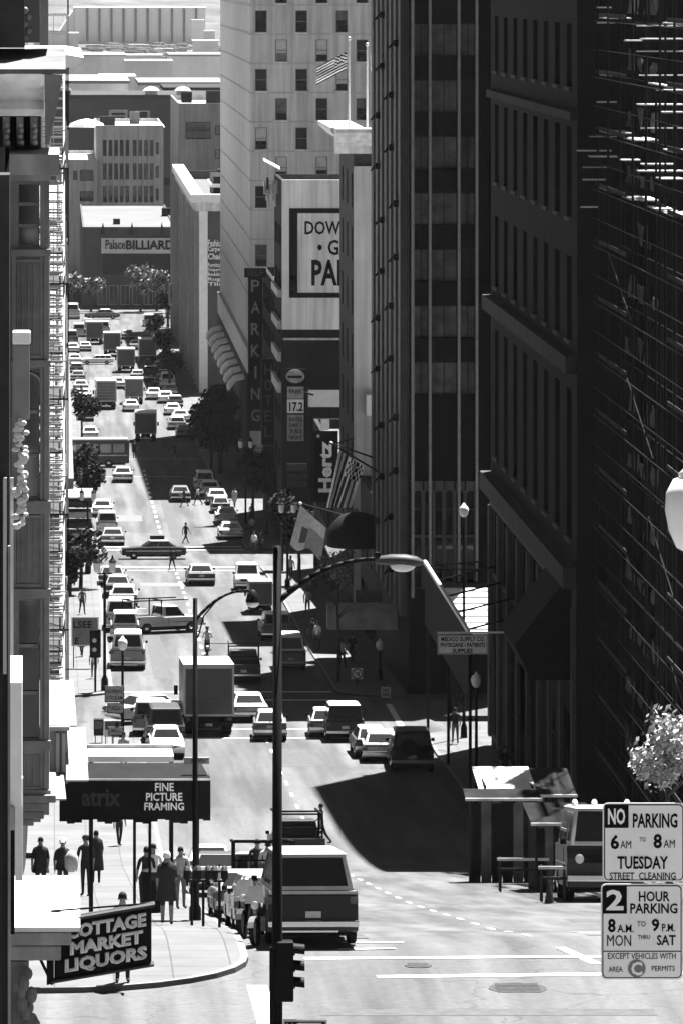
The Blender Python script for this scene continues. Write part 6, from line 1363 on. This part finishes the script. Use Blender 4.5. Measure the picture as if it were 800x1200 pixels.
    MB().ball((hc.x, hc.y+.083*s, hc.z-.062*s), .02*s, 5, (1.2, .4, .35)).build('mouth', tone(.1), t, world=False)
    b = MB(); hb_ = []
    for i in range(6):
        ph = PI/2*i/5*1.12; 
        for k in range(12):
            a = 2*PI*k/12; r = .091*s*math.sin(ph); fy = 1.0 if math.sin(a) < .3 else .93
            hb_.append((hc.x+r*.95*math.cos(a), hc.y+r*1.1*fy*math.sin(a)-.012*s, hc.z+.025*s+.098*s*math.cos(ph) - (.05*s if (i == 5 and math.sin(a) < .3) else 0)))
    b.add(hb_, [(i*12+k, i*12+(k+1) % 12, (i+1)*12+(k+1) % 12, (i+1)*12+k) for i in range(5) for k in range(12)]); b.build('hair', HAIRW if hair > .5 else (HAIRD if hair < .05 else tone(hair)), t, world=False, smooth=True)
    if hat is not None:
        b = MB(); b.lathe([(.155, 0), (.155, .012), (.1, .02), (.096, .09), (.06, .115)], (hc.x, hc.y, hc.z+.045*s), 14); b.build('hat', tone(hat), t, world=False)
    if cap is not None:
        b = MB(); b.lathe([(.118, 0), (.12, .05), (.09, .105), (.03, .12)], (hc.x, hc.y-.005, hc.z+.03*s), 14); b.box(hc.x-.06, hc.x+.06, hc.y+.08, hc.y+.17, hc.z+.03*s, hc.z+.045*s); b.build('cap', tone(cap), t, world=False)
    zs = v[up].z; zp = v[pel].z
    if coat is not None or skirt is not None:
        g, ln = coat if coat is not None else skirt; top_z = zs+.06*s if coat is not None else zp+.15*s
        b = MB(); rg = []
        if coat is not None: rg += [(0, lean*.85, zs+.07*s, .075*s, .075*s), (0, lean*.8, zs+.0*s, .215*s, .125*s), (0, lean*.6, zs-.14*s, .225*s, .165*s)]
        rg += [(0, lean*.2, zp+.13*s, .195*s, .15*s), (0, 0, zp-.03*s, .225*s, .175*s), (0, 0, (zp+ln*s)/2, .25*s, .2*s), (0, .01, ln*s, .27*s, .22*s)]
        b.rings(rg, 18, False); b.build('coat' if coat is not None else 'skirt', tone(g), t, world=False, smooth=True)
    return t
person('woman in a long dark coat walking up the sidewalk by the trash can', X(196, 128.6), 128.6, 0, 1.84, .035, .03, coat=(.03, .58), skirt=(.03, .58), hair=.7, legs=(6, -7), knees=(0, 6), arms=((-6, 18), (12, 60)), female=True)
person('man in dark clothes and trousers in the left sidewalk group', X(101, 160), 160, PI*.9, 1.86, .025, .02, cap=.02, arms=((4, 10), (6, 14)), legs=(2, -2))
person('woman in a long dark coat standing behind the left sidewalk group', X(113, 172), 172, .2, 1.78, .03, .02, coat=(.025, .45), hair=.02, female=True)
person('man with a white cap and dark jacket on the left sidewalk', X(74, 158), 158, PI, 1.8, .03, .05, cap=.75, coat=(.03, .85), arms=((10, 40), (10, 30)))
person('man in a dark coat nearest the left wall on the sidewalk', X(48, 160), 160, PI*.95, 1.82, .03, .03, coat=(.03, .7))
person('dark figure standing at the kerb behind the shop sign', X(144, 109.7), 109.7, PI, 1.9, .03, .025, arms=((20, 50), (6, 10)))
person('pedestrian in dark clothes stepping past the open pickup', X(376, 207), 207, PI*.4, 1.72, .03, .025, legs=(24, -22), knees=(4, 16), arms=((-18, 20), (22, 30)), z=gz(207))
person('striding walker in dark clothes beyond the taxi', *at(218, 637), -.9, 1.78, .02, .02, legs=(26, -26), knees=(4, 14), arms=((-24, 15), (24, 20)), z=gz(GY(637)))
person('dark walker crossing in front of the taxi', *at(202, 669), .5, 1.76, .02, .02, legs=(20, -20), knees=(4, 10), arms=((-14, 15), (14, 20)), z=gz(GY(669)))
person('walker in white shirt beside the dark sedan out in the road', *at(232, 592), 1.2, 1.8, .6, .02, legs=(24, -24), knees=(4, 12), z=gz(GY(592)))
person('dark walker behind the dark sedan out in the road', *at(216, 594), 1.2, 1.76, .03, .02, legs=(20, -22), knees=(4, 12), z=gz(GY(594)))
person('pedestrian in dark coat beside the box truck far ahead', *at(158, 537), PI, 1.8, .02, .02, coat=(.02, .6), z=gz(GY(537)))
person('walker in the dark tree shadow on the road', *at(205, 538), .8, 1.75, .02, .02, legs=(20, -20), z=gz(GY(538)))
person('man in a white shirt under the black awning', X(180, 150), 150, PI, 1.78, .6, .03, arms=((10, 60), (10, 20)))
person('person in a light top standing at the awning lamp', X(212, 146), 146, PI*1.1, 1.74, .35, .12, arms=((12, 70), (8, 20)), hair=.02)
person('dark clothed person by the awning post', X(172, 145), 145, .3, 1.76, .02, .02)
for i, (dx, dy, lb, tp) in enumerate(((.12, -1.6, 'rider in white shirt sitting in the pickup bed', .6), (-.18, -1.35, 'dark haired rider sitting in the pickup bed', .03))):
    person(lb, 6.15+dx, 152+dy, PI if i else 0, 1.75, tp, .03, sit=True, legs=(85, 85), knees=(60, 60), z=gz(152)+.18+.35)
mx, my = at(243, 768)
person('motorcycle rider in pale jacket on the sunlit street', mx, my-.35, 0, 1.75, .4, .03, sit=True, legs=(62, 62), knees=(70, 70), arms=((38, 30), (38, 30)), z=gz(my)-.02, cap=.05, lean=.12)
for i, (px, py, tp, lb) in enumerate(((178, 383, .03, 'leftmost of the far walkers in the end crossing'), (184, 385, .5, 'white topped walker in the far end crossing'), (191, 384, .03, 'dark walker right of the white top in the far crossing'), (197, 389, .3, 'rightmost walker in the far end crossing'),
        (193, 414, .6, 'far white shirted walker on the right sidewalk'), (199, 418, .05, 'far dark walker on the right sidewalk'))): person(lb, *at(px, py), (i*1.3) % 6, 1.8, tp, .03, legs=(18, -18), knees=(3, 10), z=gz(GY(py)))
for (px, y, tp, lb) in ((372, 304, .5, 'pedestrian in pale top below the white banner'), (366, 306, .03, 'dark pedestrian below the white banner'), (298, 398, .6, 'pedestrian in white on the right corner of the third crossing'), (306, 400, .04, 'dark pedestrian on the right corner of the third crossing')): person(lb, X(px, y), y, 2.5, 1.76, tp, .03, z=gz(y)+.02 if 380 < y < 405 else None)

for i, (x, y, tp, lb) in enumerate(((1.6, 300, .03, 'dark walker on the left sidewalk beside the lettered board'), (2.2, 285, .5, 'pale shirted walker by the signal post on the left'), (1.8, 330, .1, 'walker on the left sidewalk above the lettered board'), (2.0, 430, .04, 'dark walker on the left below the tall dark tree'), (2.3, 455, .5, 'pale walker on the left sidewalk under the trees'),
        (16.4, 292, .5, 'pale shirted pedestrian under the grey barrel awning'), (17.2, 296, .03, 'dark pedestrian under the grey barrel awning'), (16.3, 330, .5, 'walker in white by the low shop row'), (17.4, 345, .04, 'dark walker by the low shop row'), (16.6, 360, .3, 'grey walker near the third crossing, right sidewalk'), (16.2, 420, .6, 'white shirted walker beyond the third crossing on the right'), (16.8, 436, .03, 'dark walker beyond the third crossing on the right'), (16.0, 455, .4, 'pale walker near the big dark tree'), (19.3, 247, .04, 'pedestrian in dark clothes waiting at the corner by the dark brick building'), (20.1, 229, .03, 'dark pedestrian under the canvas marquee'), (2.6, 205, .05, 'dark walker far down the sidewalk beyond the black awning'), (3.2, 236, .4, 'pale walker near the newspaper boxes'))):
    person(lb, x, y, (0 if i % 2 else PI)+.3*(i % 3-1), 1.68+.03*(i % 5), tp, (.03, .1, .02)[i % 3], legs=(16, -16), knees=(3, 10), arms=((-10, 15), (12, 20)), coat=(tp, .6) if i % 4 == 0 else None, female=i % 3 == 0)

b = MB(); b.lathe([(.1, 0), (.2, .12), (.21, .45), (.1, .62), (.04, .66)], (X(84, 157.6), 157.6, gz(157.6)+.95), 10); tag(b.build('sack', tone(.4), smooth=True), 'pale sack carried beside the man with the white cap', 'bag')

# ---------------------------------------------------------------- trees
def tree(label, x, y, h, cr, ch, n, ls, lm, name='street_tree', seed=1, sq=1.0, cat='tree', base=.15, trunk=.09):
    R_ = random.Random(seed); g = gz(y)+base; t = thing(name, label, cat, (x, y, g)); zc = h-ch
    b = MB(); b.path([(x, y, g), (x+.05, y, g+h*.3), (x-.03, y+.05, g+h*.55), (x, y, g+h*.8)], [trunk*1.3, trunk, trunk*.8, trunk*.3], 7)
    for k in range(7):
        a = R_.uniform(0, 2*PI); z = R_.uniform(.4, .75)*h; b.path([(x, y, g+z), (x+cr*.4*math.cos(a), y+cr*.4*math.sin(a), g+z+cr*.35), (x+cr*.8*math.cos(a), y+cr*.8*math.sin(a), g+z+cr*.5)], [trunk*.5, trunk*.3, trunk*.1], 5)
    b.build('trunk', BARK, t)
    cl = [(R_.gauss(0, .5), R_.gauss(0, .5), R_.gauss(0, .45), R_.uniform(.3, .62)) for _ in range(13)]
    b = MB()
    for i in range(n):
        c = cl[R_.randrange(len(cl))]
        d = Vector((R_.gauss(0, 1), R_.gauss(0, 1), R_.gauss(0, 1))).normalized()*c[3]*R_.random()**.4
        p = Vector((c[0], c[1], c[2]))*.75+d
        if p.length > 1.25: continue
        p = Vector((x+p.x*cr, y+p.y*cr*sq, g+h-ch+p.z*ch*1.0))
        nrm = Vector((R_.gauss(0, 1), R_.gauss(0, 1), R_.gauss(.6, 1))).normalized(); u = nrm.orthogonal().normalized(); w = nrm.cross(u); s_ = ls*R_.uniform(.6, 1.3)
        b.cur = 0 if R_.random() < .7 else 1
        b.poly([p-u*s_, p-w*s_*.5, p+u*s_, p+w*s_*.5])
    b.build('crown', lm, t); return t
tree('small sunlit tree with pale leaves behind the parking signs', X(783, 146), 146, 5.7, 1.1, 1.15, 2200, .1, [mat('bright_leaf', .42, .5, .4, 3), LEAFL], seed=3)
tree('big dark round tree by the far right kerb', 16.2, 500, 8.6, 3.7, 4.1, 9500, .3, [LEAFD, mat('very_dark_leaf', .012, .8, .4, 2)], seed=5, trunk=.22)
tree('small pale leaved tree in front of the dome awning', X(396, 282), 282, 7.4, 1.25, 1.1, 900, .11, [LEAFL, LEAF], seed=8)
DD = [LEAFD, mat('very_dark_leaf', .012)]
for i, (px, y, h, cr, lb) in enumerate(((104, 415, 6.6, 1.5, 'dark street tree on the left with lanterns in front'), (98, 422, 7.2, 1.6, 'taller dark tree behind the lantern tree on the left'), (95, 352, 4.2, 1.7, 'low dark tree below the striped awning'), (82, 346, 3.4, 1.5, 'dark shrubby tree at the left wall below the striped awning'),
        (296, 433, 7, 1.9, 'dark tree on the right under the HOTEL blade'), (312, 422, 6.4, 1.7, 'dark tree beside the price blade foot'), (330, 372, 6, 1.5, 'dark tree right of the third crossing corner'), (350, 355, 5.6, 1.4, 'dark tree below the three shop boards'), (96, 540, 6, 1.7, 'dark tree beside the crossing bus'))):
    tree(lb, X(px, y), y, h, cr, cr*.95, 2200, .2, DD, seed=20+i, trunk=.12)
for i, (px, y, h, cr, lb) in enumerate(((85, 872, 7, 2.4, 'leftmost grey leaved tree before the billiard hall'), (107, 874, 6.5, 2.2, 'second grey leaved tree before the billiard hall'), (165, 873, 8.5, 3.0, 'widest leafy tree before the billiard hall'), (184, 876, 7.5, 2.4, 'leafy tree right of the widest one at the hall'), (197, 815, 5.5, 1.5, 'dark tree at the far right corner of the street'), (184, 745, 5, 1.3, 'dark tree along the far right sidewalk'), (192, 690, 5, 1.3, 'dark tree nearer on the far right sidewalk'), (199, 640, 5, 1.4, 'dark tree below the lettered corner building'))):
    tree(lb, X(px, y), y, h, cr, cr*.9, 800, .42, [LEAFL, LEAFD] if y > 860 else DD, seed=40+i, trunk=.18)

# ---------------------------------------------------------------- pavement furniture
def meter(label, x, y, two=True):
    g = gz(y)+.15; t = thing('parking_meter', label, 'parking meter', (x, y, g), 0, 'parking meters by the motorcycles')
    b = MB(); b.tube((x, y, g), (x, y, g+1.1), .035, n=8); b.build('post', IRON, t)
    for s_ in ((-.12, .12) if two else (0,)):
        b = MB(); b.lathe([(.05, 0), (.085, .05), (.09, .2), (.07, .3), (.03, .34)], (x+s_, y, g+1.12), 10); hd_ = b.build('meter_head', IRON, t); b = MB(); b.lathe([(.086, .24), (.072, .31), (.03, .35)], (x+s_, y, g+1.125), 10); b.build('dome', CHROME, hd_)
    b = MB(); b.bar((x-.14, y, g+1.1), (x+.14, y, g+1.1), .05); b.build('yoke', IRON, t)
meter('twin headed parking meter nearest the sidewalk corner', 3.95, 122.5); meter('twin headed parking meter left of the nearest one', 3.62, 124.5); meter('twin headed parking meter farthest from the corner', 3.4, 126.6)
x, y = X(178, 141), 141; t = thing('trash_can', 'round black trash can beside the awning post', 'trash can', (x, y, gz(y)+.15)); b = MB(); b.lathe([(.3, 0), (.36, .9), (.38, .92), (.34, 1.0)], (x, y, gz(y)+.15), 16); b.build('bin', BLACK, t); b = MB(); b.lathe([(.34, 0), (.28, .14), (.1, .2)], (x, y, gz(y)+1.152), 16); b.build('lid', IRON, t)
def newsbox(label, x, y, g, rz=0):
    z = gz(y)+.15; t = thing('newspaper_box', label, 'newspaper box', (x, y, z), rz, 'newspaper boxes by the left globe post')
    MB().box(-.24, .24, -.2, .2, .35, 1.15).build('cabinet', tone(g), t, world=False, bevel=.03); MB().box(-.19, .19, -.212, -.19, .7, 1.08).build('window', GLASS, t, world=False)
    for a in (-.18, .14):
        for c in (-.15, .11): MB().box(a, a+.04, c, c+.04, 0, .349).build('leg', IRON, t, world=False)
newsbox('dark newspaper box at the left of the globe post foot', X(116, 247.5), 247.5, .03); newsbox('white newspaper box at the globe post foot', X(128, 247), 247, .6); newsbox('grey newspaper box right of the globe post foot', X(137, 246.8), 246.8, .12)
t = thing('signal_post', 'dark corner signal post with a black head near the left van', 'traffic light', (X(122, 276), 276, gz(276)+.15)); xx = X(112, 276)
MB().box(xx-.3, xx+.3, 275.8, 276.2, gz(276)+2.0, gz(276)+3.5).build('signal_head', BLACK, t, bevel=.05); MB().tube((xx, 276, gz(276)+.15), (xx, 276, gz(276)+2.0), .06, n=8).build('post', IRON, t)
for k in range(2): b = MB(); b.lathe([(.12, 0), (.1, .05), (.02, .06)], (xx-.05, 275.79-.06, gz(276)+2.45+.5*k), 10, 'y'); b.build('lens', OFFW, t)
# plywood walkway sheds and barriers in the right parking lane
PLY = mat('plywood', .13, .9, .5, 1.2, kind='streak'); PLYD = mat('dark_plywood', .016, .9, .5, 1.2, kind='streak')
def shed(label, px0, px1, y0, y1, h, rm, slope_=.0, split=None):
    x0, x1 = X(px0, y0), X(px1, y0); g = gz((y0+y1)/2); t = thing('walkway_shed', label, 'walkway shed', ((x0+x1)/2, y0, g))
    n = 6
    for k in range(n): xa = x0+(x1-x0)*k/n; MB().box(xa, xa+(x1-x0)/n-.03, y0, y0+.05, gz(y0), g+h-slope_-.02-(0 if k % 2 else .08)).build('plywood_panel', PLY if k % 3 == 1 else PLYD, t)
    for k in range(3): ya = y0+.06+(y1-y0-.1)*k/3; MB().box(x0, x0+.05, ya, ya+(y1-y0)/3-.05, gz(y1), g+h).build('plywood_panel', PLYD, t)
    for xx in (x0-.06, x1+.01): MB().box(xx, xx+.09, y0-.1, y0-.005, gz(y0), g+h-.6-slope_*.4).build('post', TRIMD if xx < x0 else PLYD, t)
    b = MB(); z = g+h+.06; b.hexa([(x0-.2, y0-.3, z-slope_), (x1+.2, y0-.3, z-slope_), (x1+.2, y1, z+.05), (x0-.2, y1, z+.05), (x0-.2, y0-.3, z+.06-slope_), (x1+.2, y0-.3, z+.06-slope_), (x1+.2, y1, z+.11), (x0-.2, y1, z+.11)]); b.build('roof_sheet', rm, t)
    MB().box(x0-.22, x1+.22, y0-.36, y0-.301, z-slope_-.02, z-slope_+.075).build('lit_roof_edge', OFFW, t)  # pale strip painted for sunlight catching the front of the roof
    return t
shed('dark plywood walkway shed with bright roof edge at the right kerb', 551, 626, 178, 178.9, 3.0, PLYD, .1)
shed('plywood walkway shed with sunlit white roof, behind the first shed', 568, 622, 186, 189.5, 3.5, WHITE, .35)
shed('walkway shed coloured dark as the shaded end of the white roofed shed', 623, 668, 186.2, 189.6, 3.45, PLYD, .35)  # dark roof colour stands for the half of the roof in shadow
t = shed('dark plywood barrier shed nearer the work van', 628, 690, 168, 171, 2.5, PLYD, .1)
def barricade(label, x, y, w):
    g = gz(y); t = thing('barricade', label, 'barricade', (x, y, g))
    for s_ in (-1, 1):
        for d in (-.25, .25): MB().bar((x+s_*w/2, y+d, g), (x+s_*w/2, y, g+1.15), .06).build('leg', TRIMD, t)
    for z in (.75, 1.08): MB().box(x-w/2-.1, x+w/2+.1, y-.035-.06, y-.061, g+z-.045, g+z+.045).build('rail', OFFW if z > 1 else TRIMD, t)
barricade('long low barricade with a pale top rail before the sheds', X(612, 168), 168, 1.5); barricade('barricade with a pale rail nearest the work van', X(647, 158), 158, .7)
x, y = X(643, 156.5), 156.5; b = MB(); b.box(x-.2, x+.2, y-.2, y+.2, gz(y), gz(y)+.04); b.lathe([(.15, .04), (.03, .72)], (x, y, gz(y)), 12); tag(b.build('traffic_cone', mat('cone', .05, .7, .2, 6)), 'small dark traffic cone at the foot of the barricade', 'traffic cone')
MB_ = None

# ---------------------------------------------------------------- camera, sun, sky, air
cam = bpy.data.cameras.new('camera'); co = bpy.data.objects.new('camera', cam); COL.objects.link(co); scene.camera = co
co.location = (0, 0, 0); co.rotation_euler = (PI/2, 0, 0); cam.lens = 180; cam.sensor_width = 36; cam.sensor_fit = 'AUTO'
cam.shift_x = (400-64)/1200; cam.shift_y = -(600+30)/1200; cam.clip_start = .5; cam.clip_end = 30000
SV = Vector((9.0, 16.2, 42.0)).normalized()
sun = bpy.data.lights.new('sun', 'SUN'); sun.energy = 5.0; sun.angle = math.radians(.5); sun.color = (1, 1, 1)
so_ = bpy.data.objects.new('sun', sun); COL.objects.link(so_); so_.rotation_euler = (-SV).to_track_quat('-Z', 'Y').to_euler(); so_.location = SV*200
w = bpy.data.worlds.new('World'); scene.world = w; w.use_nodes = True; nt = w.node_tree; N = nt.nodes; L = nt.links
sk = N.new('ShaderNodeTexSky'); sk.sky_type = 'NISHITA'; sk.sun_disc = False; sk.sun_elevation = math.asin(SV.z); sk.sun_rotation = math.atan2(SV.x, SV.y); sk.air_density = .14; sk.dust_density = .15
bw = N.new('ShaderNodeRGBToBW'); L.new(sk.outputs['Color'], bw.inputs['Color']); bg = N['Background']; L.new(bw.outputs['Val'], bg.inputs['Color']); bg.inputs['Strength'].default_value = .05
HZ = True
if HZ:
    b = MB(); b.box(-6100, 6100, -70, 14100, -70, 12)
    hm = bpy.data.materials.new('haze'); hm.use_nodes = True; n_ = hm.node_tree; n_.nodes.remove(n_.nodes['Principled BSDF'])
    pv = n_.nodes.new('ShaderNodeVolumePrincipled'); pv.inputs['Color'].default_value = (.95, .95, .95, 1); pv.inputs['Density'].default_value = .000017; pv.inputs['Anisotropy'].default_value = 0
    n_.links.new(pv.outputs[0], n_.nodes['Material Output'].inputs['Volume'])
    ho = b.build('haze', hm); ho['kind'] = 'stuff'
vs = scene.view_settings; vs.view_transform = 'Standard'; vs.look = 'None'; vs.gamma = 1.0; vs.exposure = 2.3; vs.use_curve_mapping = False
scene.cycles.volume_bounces = 0; scene.cycles.diffuse_bounces = 2; scene.cycles.max_bounces = 6
